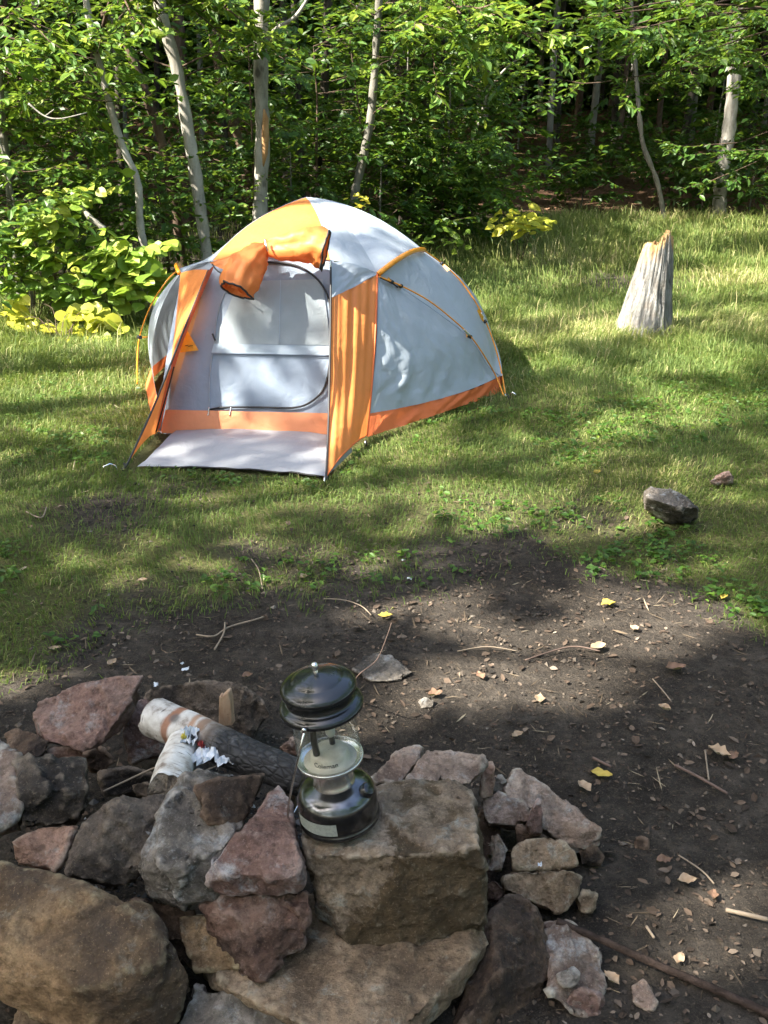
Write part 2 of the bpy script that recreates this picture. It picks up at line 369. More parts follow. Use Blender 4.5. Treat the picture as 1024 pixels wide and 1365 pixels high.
for px, py, Y, r in ((500, 285, 6.4, .11), (475, 300, 6.2, .08), (520, 310, 6.3, .09), (455, 300, 6.0, .09), (535, 335, 6.2, .06), (400, 285, 6.2, .16), (370, 310, 5.9, .13), (340, 325, 5.7, .12),
                     (400, 330, 5.5, .09), (590, 370, 6.1, .05), (575, 345, 6.1, .04), (610, 385, 6.2, .05), (470, 470, 5.1, .09), (455, 560, 4.9, .07), (470, 400, 5.3, .06), (250, 430, 5.4, .08),
                     (885, 330, 7.5, .04)):
    fleck(np.array(UY(px, py, Y)), r)
for px, py, z, r in ((735, 1085, .1, .035), (750, 1100, .1, .025), (745, 1140, .1, .022), (740, 1200, .07, .02), (410, 1320, .12, .02)):
    fleck(np.array(U(px, py, z)), r, .055)
for px, py, Y, r in ((697, 293, 10.7, .5), (150, 340, 7.8, .3), (190, 350, 7.8, .3), (130, 360, 7.8, .25), (70, 290, 7.9, .35), (60, 330, 7.8, .3), (100, 270, 8.0, .3), (50, 435, 7.4, .3), (110, 430, 7.4, .3), (60, 120, 8.4, .4), (30, 200, 8.4, .4), (90, 60, 8.4, .35), (280, 30, 8.8, .4), (500, 30, 9.8, .4), (600, 30, 9.8, .4), (972, 120, 16, .2)):
    fleck(np.array(UY(px, py, Y)), r)
fg = np.random.default_rng(5)
for i in range(230):                         # the lit face of the wood
    px = fg.uniform(-80, 640); py = fg.uniform(-40, 430); Y = np.interp(px, [0, 240, 640], [8.0, 8.8, 12.5])+fg.uniform(-.3, 1.2)
    fleck(np.array(UY(px, py, Y)), fg.uniform(.25, .6))
for i in range(40):
    px = fg.uniform(600, 1024); py = fg.uniform(0, 280); fleck(np.array(UY(px, py, fg.uniform(12, 18))), fg.uniform(.10, .35))
TG = np.array(TG)
def in_fleck(P, keep=1.0, pad=0.0):
    a = P@su; b = P@sw; r = np.zeros(len(P), bool)
    for u0, v0, r0 in TG: r |= (a-u0)**2+(b-v0)**2 < (r0*keep+pad)**2
    return r

# ------------------------------------------------------------------ leaves
def leaves_mesh(P, D, N, L, W, tint, fold=.18, droop=.10):
    """P base, D along, N up; L length, W half width: six vertices and two quads a leaf"""
    D = D/np.linalg.norm(D, axis=1, keepdims=True); S = np.cross(D, N); S /= (np.linalg.norm(S, axis=1, keepdims=True)+1e-9); N = np.cross(S, D)
    L = L[:, None]; W = W[:, None]
    b = P; t = P+D*L-N*L*droop*1.6
    v = [b, P+D*L*.33+S*W+N*W*fold, P+D*L*.72+S*W*.72+N*(W*fold-L*droop*.6), t, P+D*L*.72-S*W*.72+N*(W*fold-L*droop*.6), P+D*L*.33-S*W+N*W*fold]
    V = np.stack(v, 1).reshape(-1, 3); n = len(P); i = np.arange(n)[:, None]*6
    F = np.concatenate([i+np.array([[0, 1, 2, 3]]), i+np.array([[0, 3, 4, 5]])])
    return V, F, np.repeat(tint, 6)
def round_leaves(P, D, N, L, W, tint):
    D = D/np.linalg.norm(D, axis=1, keepdims=True); S = np.cross(D, N); S /= (np.linalg.norm(S, axis=1, keepdims=True)+1e-9); N = np.cross(S, D); L = L[:, None]; W = W[:, None]
    prof = [(.05, .48, .02), (.28, .98, .10), (.58, .93, .06), (.84, .52, -.04)]
    v = [P]+[P+D*L*t+S*W*w_+N*W*h for t, w_, h in prof]+[P+D*L-N*L*.14]+[P+D*L*t-S*W*w_+N*W*h for t, w_, h in prof[::-1]]+[P+D*L*.5-N*W*.03]
    V = np.stack(v, 1).reshape(-1, 3); i = np.arange(len(P))[:, None]*11
    F = np.concatenate([i+np.array([[0, 1, 2, 10]]), i+np.array([[10, 2, 3, 4]]), i+np.array([[10, 4, 5, 6]]), i+np.array([[10, 6, 7, 8]]), i+np.array([[0, 10, 8, 9]])])
    return V, F, np.repeat(tint, 11)
class Leaves:
    def __init__(s): s.a = []
    def add(s, P, D, N, L, W, t): s.a.append((P, D, N, L, W, t))
    def spray(s, g, pts, ll, wr, per, tint, tvar=.22, spread=.9, flat=.35, drp=.15):
        """alternate leaves along a twig polyline"""
        pts = np.array([tuple(p) for p in pts]); seg = np.linalg.norm(np.diff(pts, axis=0), axis=1); tot = seg.sum(); n = max(2, int(tot*per)); cum = np.concatenate([[0], np.cumsum(seg)])
        t = (np.arange(n)+g.uniform(.2, .8, n))/n*tot
        P = np.stack([np.interp(t, cum, pts[:, i]) for i in range(3)], 1)
        d = pts[-1]-pts[0]; d = d/np.linalg.norm(d)
        side = np.cross(d, [0, 0, 1]); side /= np.linalg.norm(side)+1e-6
        sg = np.where(np.arange(n) % 2 == 0, 1, -1)[:, None]
        D = d[None]*g.uniform(.35, .9, (n, 1)) + side[None]*sg*spread*g.uniform(.5, 1.1, (n, 1)) + g.normal(0, .22, (n, 3)); D[:, 2] -= drp
        N = np.array([[0, 0, 1.0]])+g.normal(0, flat, (n, 3))
        L = ll*g.uniform(.45, 1.3, n)
        s.add(P, D, N, L, L*wr*g.uniform(.85, 1.15, n), np.clip(tint+g.normal(0, tvar, n), 0, 1))
    def mesh(s, name, origin, rnd=False):
        P, D, N, L, W, t = [np.concatenate([x[i] for x in s.a]) for i in range(6)]
        V, F, T = (round_leaves if rnd else leaves_mesh)(P-np.array(origin), D, N, L, W, t); return fast_mesh(name, V, [F], T)
    def count(s): return sum(len(x[0]) for x in s.a)
def bend(g, p, d, length, n=4, wob=.18, lift=0.0):
    out = [Vector(p)]; d = Vector(d).normalized()
    for i in range(n):
        d = (d+Vector(g.normal(0, wob, 3))+Vector((0, 0, lift))).normalized(); out.append(out[-1]+d*(length/n))
    return out
def branch_out(g, lv, V, F, p, d, length, ll, wr, per, tint, r=.012, twigs=5, flat=.35, lift=-.02, wob=.16, drp=.15):
    br = bend(g, p, d, length, 5, wob, lift); tube(br, [r*(1-.8*i/5) for i in range(6)], 5, False, V, F)
    for j in range(twigs):
        i = g.integers(1, 6); b = br[i]; dd = (br[i]-br[i-1]).normalized(); side = dd.cross(Vector((0, 0, 1))).normalized()*(1 if j % 2 else -1)
        td = dd*g.uniform(.3, 1)+side*g.uniform(.4, 1)+Vector((0, 0, g.normal(0, .22)))
        tl = length*g.uniform(.25, .5); tw = bend(g, b, td, tl, 3, .2, -.03); tube(tw, [r*.35, r*.28, r*.2, r*.12], 4, False, V, F)
        lv.spray(g, tw, ll, wr, per, tint+g.normal(0, .08), flat=flat, drp=drp)
    lv.spray(g, br[2:], ll, wr, per, tint, flat=flat, drp=drp)
def make_tree(name, label, pts, r0, r1, barkm, seed, nb, zr, blen, ll, tint, leafm='leaf', per=26, wr=.27, twigs=5, cat='tree', group=None, crown_extra=None, az=None, sides=10, ext=0.0, stemname='trunk', crownname='crown', wobr=.10, root=True, bl_up=.25, flat=.35):
    """pts: world polyline of the trunk from the foot up"""
    g = np.random.default_rng(seed); sp = smoothpts(pts, 6)
    if root:
        f = Vector(pts[0]); gz = tz(f.x, f.y); sp = [Vector((f.x, f.y, gz-.06))]+sp if f.z > gz-.05 else sp
    if ext > 0:
        d = (sp[-1]-sp[-4]).normalized(); d = (d+Vector((0, 0, .7))).normalized(); sp += bend(g, sp[-1], d, ext, 8, .08, .06)[1:]
    base = Vector((sp[0].x, sp[0].y, tz(sp[0].x, sp[0].y)))
    e = empty(name, base, label, cat, group)
    n = len(sp); rad = []
    for i in range(n):
        t = i/(n-1); rr = r0+(r1-r0)*t; rr *= 1+wobr*g.normal()
        rad.append(rr*(1+.5*math.exp(-i*.9) if root else 1))
    V, F = tube(sp, rad, sides); lv = Leaves(); BV, BF = [], []
    zs = [p.z for p in sp]
    for b in range(nb):
        z = g.uniform(*zr); i = int(np.argmin([abs(q-z) for q in zs])); p = sp[i]
        a = g.uniform(0, 6.283) if az is None else g.normal(az[0], az[1])
        d = Vector((math.cos(a), math.sin(a), g.uniform(-.1, .5)+bl_up*.3))
        branch_out(g, lv, BV, BF, p, d, blen*g.uniform(.55, 1.2), ll, wr, per, tint+g.normal(0, .08), max(.004, .16*rad[i]), twigs, flat)
    pyobj(stemname, V, F, M[barkm], e)
    if BV: pyobj('branches', BV, BF, M['bark_brown'], e)['kind'] = 'stuff'
    if crown_extra: crown_extra(lv)
    if lv.a: link(crownname, lv.mesh(name+'_crown', base), M[leafm], e)
    return e

# ================================================================== TENT
tent = empty('dome_tent', (U(440, 583).x-.3, 6.1, 0), 'grey and orange dome tent with rolled-up door standing on the lawn', 'tent')
APX = UY(408, 263, 6.45)
K1 = UY(283, 348, 5.50); K2 = UY(441, 347, 5.42); S_ = UY(503, 365, 5.52); T_ = UY(563, 335, 6.02); SL = UY(241, 364, 5.80)
TL_ = Vector((-1.20, 6.32, .66)); T2 = Vector((.32, 7.0, .58)); T3 = Vector((-1.0, 7.05, .58))
DL = U(220, 577); DR = U(440, 584)                       # foot of the inner door
D0 = Vector((D_.x, D_.y, .005))
def curve(pts, n=24): 
    sp = smoothpts(pts, 12); L = [0]
    for a, b in zip(sp, sp[1:]): L.append(L[-1]+(b-a).length)
    ts = np.linspace(0, L[-1], n); arr = np.array([tuple(p) for p in sp])
    return np.stack([np.interp(ts, L, arr[:, i]) for i in range(3)], 1)
def arc(a, b, out, n=24):                                  # from a to b bulging by vector out
    t = np.linspace(0, 1, n)[:, None]; return np.array(a)[None]*(1-t)+np.array(b)[None]*t+np.array(out)[None]*(4*t*(1-t))
def coons(top, bot, left, right, n=24, m=24):
    """curves as (n,3): top/bot run left to right, left/right run top to bottom"""
    u = np.linspace(0, 1, n)[None, :, None]; v = np.linspace(0, 1, m)[:, None, None]
    Lc = (1-v)*top[None]+v*bot[None]; Rc = (1-u)*left[:, None]+u*right[:, None]
    B = (1-u)*(1-v)*top[0]+u*(1-v)*top[-1]+(1-u)*v*bot[0]+u*v*bot[-1]
    return Lc+Rc-B
def grid_normals(G):
    du = np.gradient(G, axis=1); dv = np.gradient(G, axis=0); N = np.cross(du, dv); return N/(np.linalg.norm(N, axis=2, keepdims=True)+1e-9)
def wrinkle(G, amp=.004, fu=3, fv=10, seed=0, skew=0.0, edge=.12):
    m, n = G.shape[:2]; u, v = np.meshgrid(np.linspace(0, 1, n), np.linspace(0, 1, m))
    w_ = (fnoise(u*fu+v*skew, v*fv, 1, seed, 3)-.5)*2
    fade = sstep(0, edge, np.minimum(np.minimum(u, 1-u), np.minimum(v, 1-v)))
    return G+grid_normals(G)*(amp*w_*fade)[:, :, None]
def sheet(name, G, mat, parent, label=None):
    m, n = G.shape[:2]; V = G.reshape(-1, 3); F = [(i*n+j, i*n+j+1, (i+1)*n+j+1, (i+1)*n+j) for i in range(m-1) for j in range(n-1)]
    o = pyobj(name, V, F, mat, parent)
    if label: o['label'] = label
    return o
def strip(ca, cb, rows=4):
    t = np.linspace(0, 1, rows)[:, None, None]; return ca[None]*(1-t)+cb[None]*t
def line_on(name, pts, r, mat, parent, n=6):
    V, F = tube(smoothpts(pts, 5), r, n); return pyobj(name, V, F, mat, parent)
ZB = .15                                                   # height of the orange base band on the right wall
up = Vector((0, 0, .1))
def toapex(p, out): return arc(APX, p, out, 28)
aK1 = toapex(K1, (-.045, -.01, .030)); aK2 = toapex(K2, (.015, -.04, .045)); aS = toapex(S_, (.03, -.05, .06)); aT = toapex(T_, (.02, 0, .060)); aSL = toapex(SL, (.06, .02, -.04))
aTL = toapex(TL_, (.06, .02, -.03)); aT2 = toapex(T2, (.03, .05, .05)); aT3 = toapex(T3, (-.03, .05, .04))
N_ = 28
def dege(p): return np.repeat(np.array(p)[None], N_, 0)
def roofpanel(name, a, b, bottom, mat, amp=.004, seed=1, sag=0.0, label=None):
    G = coons(dege(APX), bottom, a, b, N_, N_)
    if sag:
        u, v = np.meshgrid(np.linspace(0, 1, N_), np.linspace(0, 1, N_)); G = G-grid_normals(G)*(sag*4*u*(1-u)*4*v*(1-v))[:, :, None]*(1 if True else 1)
    return sheet(name, wrinkle(G, amp, 3, 5, seed), mat, tent, label)
roofpanel('roof_panel', aK1, aK2, arc(K1, K2, (0, -.02, .035), N_), M['orange_fabric'], .006, 1, 0, 'orange front roof panel above the door')
roofpanel('roof_panel', aK2, aS, arc(K2, S_, (0, 0, .01), N_), M['grey_fabric'], .006, 2)
roofpanel('roof_panel', aS, aT, arc(S_, T_, (.02, -.02, .03), N_), M['grey_fabric'], .006, 3)
roofpanel('roof_panel', aT, aT2, arc(T_, T2, (.03, 0, .01), N_), M['grey_fabric'], .005, 4)
roofpanel('roof_panel', aT2, aT3, arc(T2, T3, (0, .05, .03), N_), M['grey_fabric'], .005, 5)
roofpanel('roof_panel', aT3, aTL, arc(T3, TL_, (-.03, 0, .02), N_), M['grey_fabric'], .005, 6)
roofpanel('roof_panel', aTL, aSL, arc(TL_, SL, (-.02, 0, .02), N_), M['grey_fabric'], .005, 7)
roofpanel('roof_panel', aSL, aK1, arc(SL, K1, (-.01, -.01, .01), N_), M['grey_fabric'], .005, 8)
# right wall: triangle S-C-D in front of the front pole, flank S-T-D behind it
SD = curve([S_, UY(538, 386, 5.62), UY(585, 418, 5.72), UY(627, 452, 5.82), UY(652, 490, 5.93), Vector((D0.x-.01, D0.y, .10))], N_)
TD = curve([T_, UY(605, 368, 6.12), UY(635, 412, 6.16), UY(652, 455, 6.16), UY(660, 492, 6.08), Vector((D0.x+.005, D0.y+.01, .10))], N_)
Ct = Vector(C_)+(S_-C_)*.15; SC = arc(S_, Ct, (.02, -.03, .0), N_)
CtD = arc(Ct, SD[-1], (.05, -.02, -.012), N_)
NW = 84
def resamp(c, n): 
    t = np.linspace(0, 1, len(c)); return np.stack([np.interp(np.linspace(0, 1, n), t, c[:, i]) for i in range(3)], 1)
G = coons(np.repeat(np.array(S_)[None], NW, 0), resamp(CtD, NW), resamp(SC, NW), resamp(SD, NW), NW, NW)
u, v = np.meshgrid(np.linspace(0, 1, NW), np.linspace(0, 1, NW))
fold = np.sin((u+.25*v)*34+fnoise(u, v, .25, 3)*9)*(.2+1.3*fnoise(u*4, v*2, .4, 9))
wr_ = fold*sstep(.30, .95, v)*.0055+np.sin((u*1.3-v)*30+fnoise(u, v, .3, 4)*6)*.0035*sstep(.5, .0, u)*sstep(.1, .35, v)*sstep(1, .6, v)
G = G+grid_normals(G)*(wr_*sstep(0, .06, u)*sstep(0, .06, 1-u))[:, :, None]
sheet('side_panel', wrinkle(G, .008, 6, 5, 12, 2.0), M['grey_fabric'], tent, 'grey right wall beside the orange flap')
Gf = coons(dege(S_)*0+arc(S_, T_, (.02, -.02, .03), N_), np.repeat(SD[-1][None], N_, 0)*(1-np.linspace(0, 1, N_)[:, None])+TD[-1][None]*np.linspace(0, 1, N_)[:, None], SD, TD, N_, N_)
sheet('side_panel', wrinkle(Gf, .006, 3, 4, 13), M['grey_fabric'], tent)
CD = arc(C_+Vector((0, 0, .008)), D0, (.03, -.02, .012), N_)
bb = strip(resamp(CtD, 70), resamp(CD, 70), 8); uu, vv = np.meshgrid(np.linspace(0, 1, 70), np.linspace(0, 1, 8))
bb = bb+grid_normals(bb)*((fnoise(uu*13+vv*2.2, vv*.7, 1, 5)-.5)*.034*sstep(0, .1, uu)*sstep(0, .1, 1-uu))[:, :, None]
sheet('base_band', bb, M['orange_base'], tent, 'orange band along the foot of the right wall')
for cc in (aK1, aK2, SD, aT, SC):
    line_on('seam', [tuple(p) for p in cc[::3]]+[tuple(cc[-1])], .0025, M['door_fabric'], tent, 5)
# right end, rear and left walls
def wall(a, b, pa, pb, seed, band=True, outa=(0, 0, 0), outb=(0, 0, 0)):
    pa, pb = Vector(pa), Vector(pb); la = Vector(a).lerp(pa, .84); lb = Vector(b).lerp(pb, .84)
    A = arc(a, la, outa, N_); Bc = arc(b, lb, outb, N_); bt = arc(la, lb, (0, 0, 0), N_)
    G = coons(arc(a, b, (0, 0, .01), N_), bt, A, Bc, N_, N_); sheet('side_panel', wrinkle(G, .008, 3, 4, seed), M['grey_fabric'], tent)
    sheet('base_band', strip(bt, arc(pa, pb, (0, 0, 0), N_), 5), M['orange_base'], tent)
BR0 = BR_+Vector((0, 0, .005)); BL0 = BL_+Vector((0, 0, .005)); F0 = F_+Vector((0, 0, .005)); E0 = E_+Vector((0, 0, .005))
Gx = coons(arc(T_, T2, (.03, 0, .01), N_), arc(TD[-1], BR0+Vector((0, 0, .1)), (.02, 0, 0), N_), TD, arc(T2, BR0+Vector((0, 0, .1)), (.06, .05, .04), N_), N_, N_)
sheet('side_panel', wrinkle(Gx, .006, 3, 3, 21), M['grey_fabric'], tent)
sheet('base_band', strip(arc(TD[-1], BR0+Vector((0, 0, .1)), (.02, 0, 0), N_), arc(D0, BR0, (.02, 0, 0), N_), 4), M['orange_base'], tent)
wall(T2, T3, BR0, BL0, 22, outa=(.10, .05, .05), outb=(-.1, .05, .05))
wall(T3, TL_, BL0, F0, 23, outa=(-.1, .05, .05), outb=(-.09, 0, .05))
wall(TL_, SL, F0, E0, 24, outa=(-.09, 0, .05), outb=(-.08, -.02, .03))
# inner door plane
dn = (K2-DL).cross(K1-DR).normalized()
if dn.y > 0: dn = -dn
dp = (K1+K2+DL+DR)/4
def DP(px, py, o=.0): return UPL(px, py, dp+dn*o, dn)
def quadsheet(name, px4, o, mat, amp=.002, seed=0, n=14, m=14, label=None, parent=None):
    p = [np.array(DP(x, y, o)) for x, y in px4]                 # TL TR BR BL
    G = coons(arc(p[0], p[1], (0, 0, 0), n), arc(p[3], p[2], (0, 0, 0), n), arc(p[0], p[3], (0, 0, 0), m), arc(p[1], p[2], (0, 0, 0), m), n, m)
    return sheet(name, wrinkle(G, amp, 3, 5, seed), mat, parent or tent, label)
K1d, K2d, DLd, DRd = DP(283, 348), DP(445, 347), DP(216, 579), DP(445, 584)
G = coons(arc(K1d, K2d, (0, 0, .03), 30), arc(DLd, DRd, (0, 0, 0), 30), arc(K1d, DLd, (0, 0, 0), 30), arc(K2d, DRd, (0, 0, 0), 30), 30, 30)
inner = sheet('inner_wall', wrinkle(G, .014, 3, 5, 31, 1.5), M['door_fabric'], tent, 'grey inner wall with the zipped door')
sheet('inner_side', wrinkle(strip(arc(SL+Vector((.01, .01, 0)), E0+Vector((.01, .02, .0)), (-.02, .02, 0), 24), arc(K1d+Vector((0, .01, 0)), DLd+Vector((0, .01, 0)), (0, 0, 0), 24), 10), .004, 2, 3, 35), M['door_fabric'], tent)
zp = [(279, 546), (300, 543), (350, 543), (395, 543), (418, 533), (433, 515), (440, 480), (441, 430), (438, 398), (424, 373), (400, 356), (372, 350), (345, 349)]
door = None
# inner door leaf: fan surface bounded by the zip, left hinge line and foot
left = [(345, 349), (322, 362), (300, 390), (290, 420), (285, 460), (280, 500), (279, 546)]
bd = [DP(x, y, .012) for x, y in zp[::-1]]; bl = [DP(x, y, .012) for x, y in left]
cb_ = curve([DP(x, y, .012) for x, y in left], 26); cr_ = curve([DP(x, y, .012) for x, y in zp[::-1]], 26)
tt = np.linspace(0, 1, 20)[None, :, None]; G = cb_[:, None]*(1-tt)+cr_[:, None]*tt
door = sheet('inner_door', wrinkle(G, .010, 2, 5, 33, 1.0), M['door_fabric'], tent, 'inner tent door with a curved black zip')
quadsheet('window_panel', [(318, 375), (430, 372), (441, 460), (285, 458)], .021, M['mesh_fabric'], .003, 3, label='pale mesh panel in the upper door', parent=door)
quadsheet('fabric_band', [(285, 458), (442, 461), (442, 473), (282, 470)], .025, M['band_fabric'], .001, 4, parent=door)
line_on('zip', [DP(x, y, .022) for x, y in zp], .0058, M['black_tape'], door)
line_on('seam', [DP(x, y, .016) for x, y in left], .0022, M['grey_fabric'], door)
for px in (279, 308):
    line_on('zip_pull', [DP(px, 543, .03), DP(px-1, 549, .032), DP(px-2, 554, .034)], .004, M['steel'], door, 5)
line_on('seam', [DP(374, 373, .026), DP(373, 420, .026), DP(372, 458, .026)], .0018, M['band_fabric'], door)
line_on('seam', [DP(282, 471, .026), DP(360, 472, .027), DP(441, 474, .026)], .0022, M['door_fabric'], door)
line_on('zip_pull', [DP(283, 445, .03), DP(287, 454, .03)], .005, M['black_tape'], door, 5)
quadsheet('base_band', [(221, 546), (446, 551), (444, 585), (214, 577)], .03, M['orange_pale'], .006, 6, 20, 8, 'pale orange band under the door')
# small orange pocket with a tiny dark mark
pk = [DP(x, y, .03) for x, y in ((240, 470), (265, 467), (250, 441), (244, 448))]
pocket = pyobj('corner_pocket', pk, [(0, 1, 2, 3)], M['clip_yellow'], tent, smooth=False); pocket['label'] = 'small yellow-orange corner patch left of the door'
for a, b in (((247, 461), (251, 460)), ((251, 462), (255, 460.5)), ((255, 461), (257, 460.5))):
    line_on('printed_mark', [DP(a[0], a[1], .032), DP(b[0], b[1], .032)], .0018, M['black_tape'], pocket, 4)
# vestibule flaps
A0 = A_+Vector((0, 0, .01)); B0 = B_+Vector((0, 0, .012))
K2f = UY(441, 352, 5.36); 
eIn = arc(K2f, A0, (-.0, -.02, .0), N_); eOut = arc(S_+Vector((0, -.01, 0)), C_+Vector((0, -.005, .02)), (.01, -.03, 0), N_)
tp = arc(UY(441, 397, 5.28), S_+Vector((0, -.012, 0)), (0, 0, -.005), N_)
eIn2 = curve([UY(441, 397, 5.26), UY(440, 470, 5.08), UY(438, 560, 4.86), A0], N_)
G = coons(tp, arc(A0, C_+Vector((0, -.005, .02)), (.0, 0, .03), N_), eIn2, eOut, N_, N_)
uu, vv = np.meshgrid(np.linspace(0, 1, N_), np.linspace(0, 1, N_))
G = G+grid_normals(G)*((np.sin(uu*16+vv*2)+1.0*np.sin(uu*31))*.005*sstep(0, .12, uu)*sstep(0, .12, 1-uu)*(.4+.6*(1-vv)))[:, :, None]
flapr = sheet('door_flap', G, M['orange_fabric'], tent, 'orange vestibule flap right of the door')
# grey gusset above the flap, joining the roof
G = coons(arc(K2f+Vector((0, .03, .005)), S_+Vector((0, -.005, .003)), (0, 0, .02), N_), tp, arc(K2f+Vector((0, .03, .005)), UY(441, 397, 5.262), (0, 0, 0), N_), arc(S_+Vector((0, -.006, .002)), S_+Vector((0, -.013, -.001)), (0, 0, 0), N_), N_, N_)
sheet('gusset', wrinkle(G, .014, 4, 2, 44, 2.0), M['grey_fabric'], flapr)
line_on('edge_tape', [K2f, UY(441, 397, 5.25), UY(440, 470, 5.07), UY(438, 560, 4.85), A0], .0055, M['black_tape'], flapr)
line_on('edge_tape', [tuple(p) for p in eOut[::4]]+[tuple(eOut[-1])], .006, M['orange_base'], flapr)
line_on('edge_tape', [A0, A0.lerp(C_, .3)+Vector((0, 0, .03)), A0.lerp(C_, .7)+Vector((0, 0, .035)), C_+Vector((0, 0, .02))], .004, M['orange_base'], flapr)
pyobj('flap_skirt', [A0, A0.lerp(C_, .3)+Vector((0, 0, .026)), A0.lerp(C_, .6)+Vector((0, 0, .03)), A0.lerp(C_, .62)+Vector((0, 0, .004)), A0.lerp(C_, .3)+Vector((.0, 0, .0))], [(0, 1, 2, 3, 4)], M['sheet_fabric'], flapr, smooth=False)
K1f = UY(278, 360, 5.42); SLf = SL+Vector((.0, -.01, .0))
eb = curve([K1f, UY(245, 440, 5.22), UY(208, 535, 4.95), B0], N_); ea = curve([SLf, UY(233, 440, 5.55), UY(222, 520, 5.3), E0], N_)
G = coons(arc(SLf, K1f, (0, 0, .01), N_), arc(E0, B0, (.02, 0, .04), N_), ea, eb, N_, N_)
flapl = sheet('door_flap', wrinkle(G, .008, 3, 4, 47), M['orange_fabric'], tent, 'orange vestibule flap left of the door, seen edge on')
line_on('edge_tape', [tuple(p) for p in eb[::3]]+[tuple(B0)], .0055, M['black_tape'], flapl)
# red-orange webbing on the inside of the left flap
wa = curve([UY(287, 352, 5.46), UY(258, 420, 5.32), UY(233, 490, 5.22), UY(214, 570, 5.16)], N_); wb = curve([UY(277, 362, 5.40), UY(250, 430, 5.24), UY(226, 495, 5.18), UY(207, 577, 5.10)], N_)
sheet('webbing', strip(wa, wb, 4), M['red_webbing'], flapl)
line_on('edge_tape', [UY(232, 489, 5.17), UY(224, 520, 5.14), UY(208, 576, 5.08)], .004, M['black_tape'], flapl)
# groundsheet in front of the door
ga = [np.array(p) for p in (DP(235, 575, .03), DP(441, 582, .03), A0+Vector((-.004, .0, .006)), U(183, 621, .012))]
n1, m1 = 40, 24
G = coons(arc(ga[0], ga[1], (0, 0, .012), n1), arc(ga[3], ga[2], (0, 0, .0), n1), arc(ga[0], ga[3], (.03, 0, .02), m1), arc(ga[1], ga[2], (0, 0, .008), m1), n1, m1)
uu, vv = np.meshgrid(np.linspace(0, 1, n1), np.linspace(0, 1, m1))
G[:, :, 2] = np.maximum(G[:, :, 2]+.016*fnoise(uu*3, vv*3, 1, 55)+.010*np.abs(fnoise(uu*7+vv*3, vv*5, 1, 59)-.5)-.014*sstep(.6, 1, vv), .010)
G[:, :, 1] += (.04*vv**4*(4*uu*(1-uu)))+.02*vv**6*(fnoise(uu*11, vv*0, 1, 61)-.5)
gs = sheet('groundsheet', G, M['sheet_fabric'], tent, 'pale grey groundsheet flap laid out in front of the door')
line_on('edge_tape', [tuple(p+np.array([0, -.002, -.004])) for p in G[-1, 2::3]], .0028, M['black_tape'], gs, 5)
# rolled-up outer door: two crumpled rolls toggled above the opening
def roll(pts, rads, seed, label):
    sp = smoothpts(pts, 8); m = len(sp); rr = np.interp(np.linspace(0, 1, m), np.linspace(0, 1, len(rads)), rads); V, F = tube(sp, rr, 26, False)
    out = []
    for i, v in enumerate(V):
        c = sp[i//26]; d = (v-c); a = i % 26; th = a/26*6.2832; ii = i/26/m
        nz = abs(mnoise.noise(Vector((math.cos(th)*2.6, math.sin(th)*2.6, seed+ii*.9))))*1.3+abs(mnoise.noise(Vector((math.cos(th)*5.5, math.sin(th)*5.5, seed+ii*2.2))))*.6+.30*mnoise.noise(Vector((ii*9, th*.8, seed)))
        d.y *= .62; out.append(c+d*(.78+.62*nz))
    o = pyobj('rolled_door', out, F, M['orange_fabric'], tent); o['label'] = label
    ring = [out[(m-1)*26+kk] for kk in range(26)]; ring.append(ring[0])
    V2, F2 = tube(ring, .0055, 5, False); pyobj('edge_tape', V2, F2, M['black_tape'], o)
    # inner coil seen in the open end
    c = sp[-1]; 
    for fc in (.82, .60, .36):
        V3 = [c+(p-c)*fc for p in ring[:-1]]+[sp[-4]+(p-c)*fc*.95 for p in ring[:-1]]; pyobj('inner_coil', V3, [(j, (j+1) % 26, 26+(j+1) % 26, 26+j) for j in range(26)], M['orange_fabric'], o)
    return o
rr_ = roll([UY(352, 330, 5.33), UY(375, 330, 5.30), UY(410, 327, 5.28), UY(434, 332, 5.27)], [.025, .062, .078, .088], 3.1, 'orange rolled door fabric along the top of the opening')
rl_ = roll([UY(354, 331, 5.33), UY(340, 342, 5.28), UY(325, 362, 5.22), UY(314, 388, 5.17)], [.028, .062, .085, .078], 7.7, 'orange rolled door fabric hanging down at the left')
G = coons(arc(UY(280, 350, 5.40), UY(352, 326, 5.36), (0, 0, .0), 14), arc(UY(282, 352, 5.38), UY(330, 366, 5.22), (0, 0, -.01), 14), arc(UY(280, 350, 5.40), UY(282, 352, 5.38), (0, 0, 0), 14), arc(UY(352, 326, 5.36), UY(330, 366, 5.22), (0, 0, 0), 14), 14, 14)
sheet('loose_fold', wrinkle(G, .02, 3, 3, 71), M['orange_fabric'], rl_)
line_on('edge_tape', [UY(283, 352, 5.37), UY(290, 361, 5.32), UY(304, 369, 5.27)], .004, M['black_tape'], rl_)
line_on('toggle', [UY(353, 319, 5.27), UY(355, 328, 5.24), UY(357, 334, 5.25)], .006, M['steel'], tent, 5)
line_on('zip_pull', [UY(440, 346, 5.25), UY(441, 356, 5.24)], .005, M['steel'], tent, 5)
# pole sleeve over the right roof
slv = arc(S_+Vector((.005, -.012, .0)), T_+Vector((.01, -.015, .01)), (.025, -.03, .045), 20); V, F = tube([tuple(p) for p in slv], [.014]*20, 8); pyobj('pole_sleeve', V, F, M['pole_orange'], tent)
slv = arc(SL+Vector((-.005, -.012, .0)), TL_+Vector((-.01, -.01, .01)), (-.02, -.02, .04), 16); V, F = tube([tuple(p) for p in slv], [.012]*16, 8); pyobj('pole_sleeve', V, F, M['pole_orange'], tent)
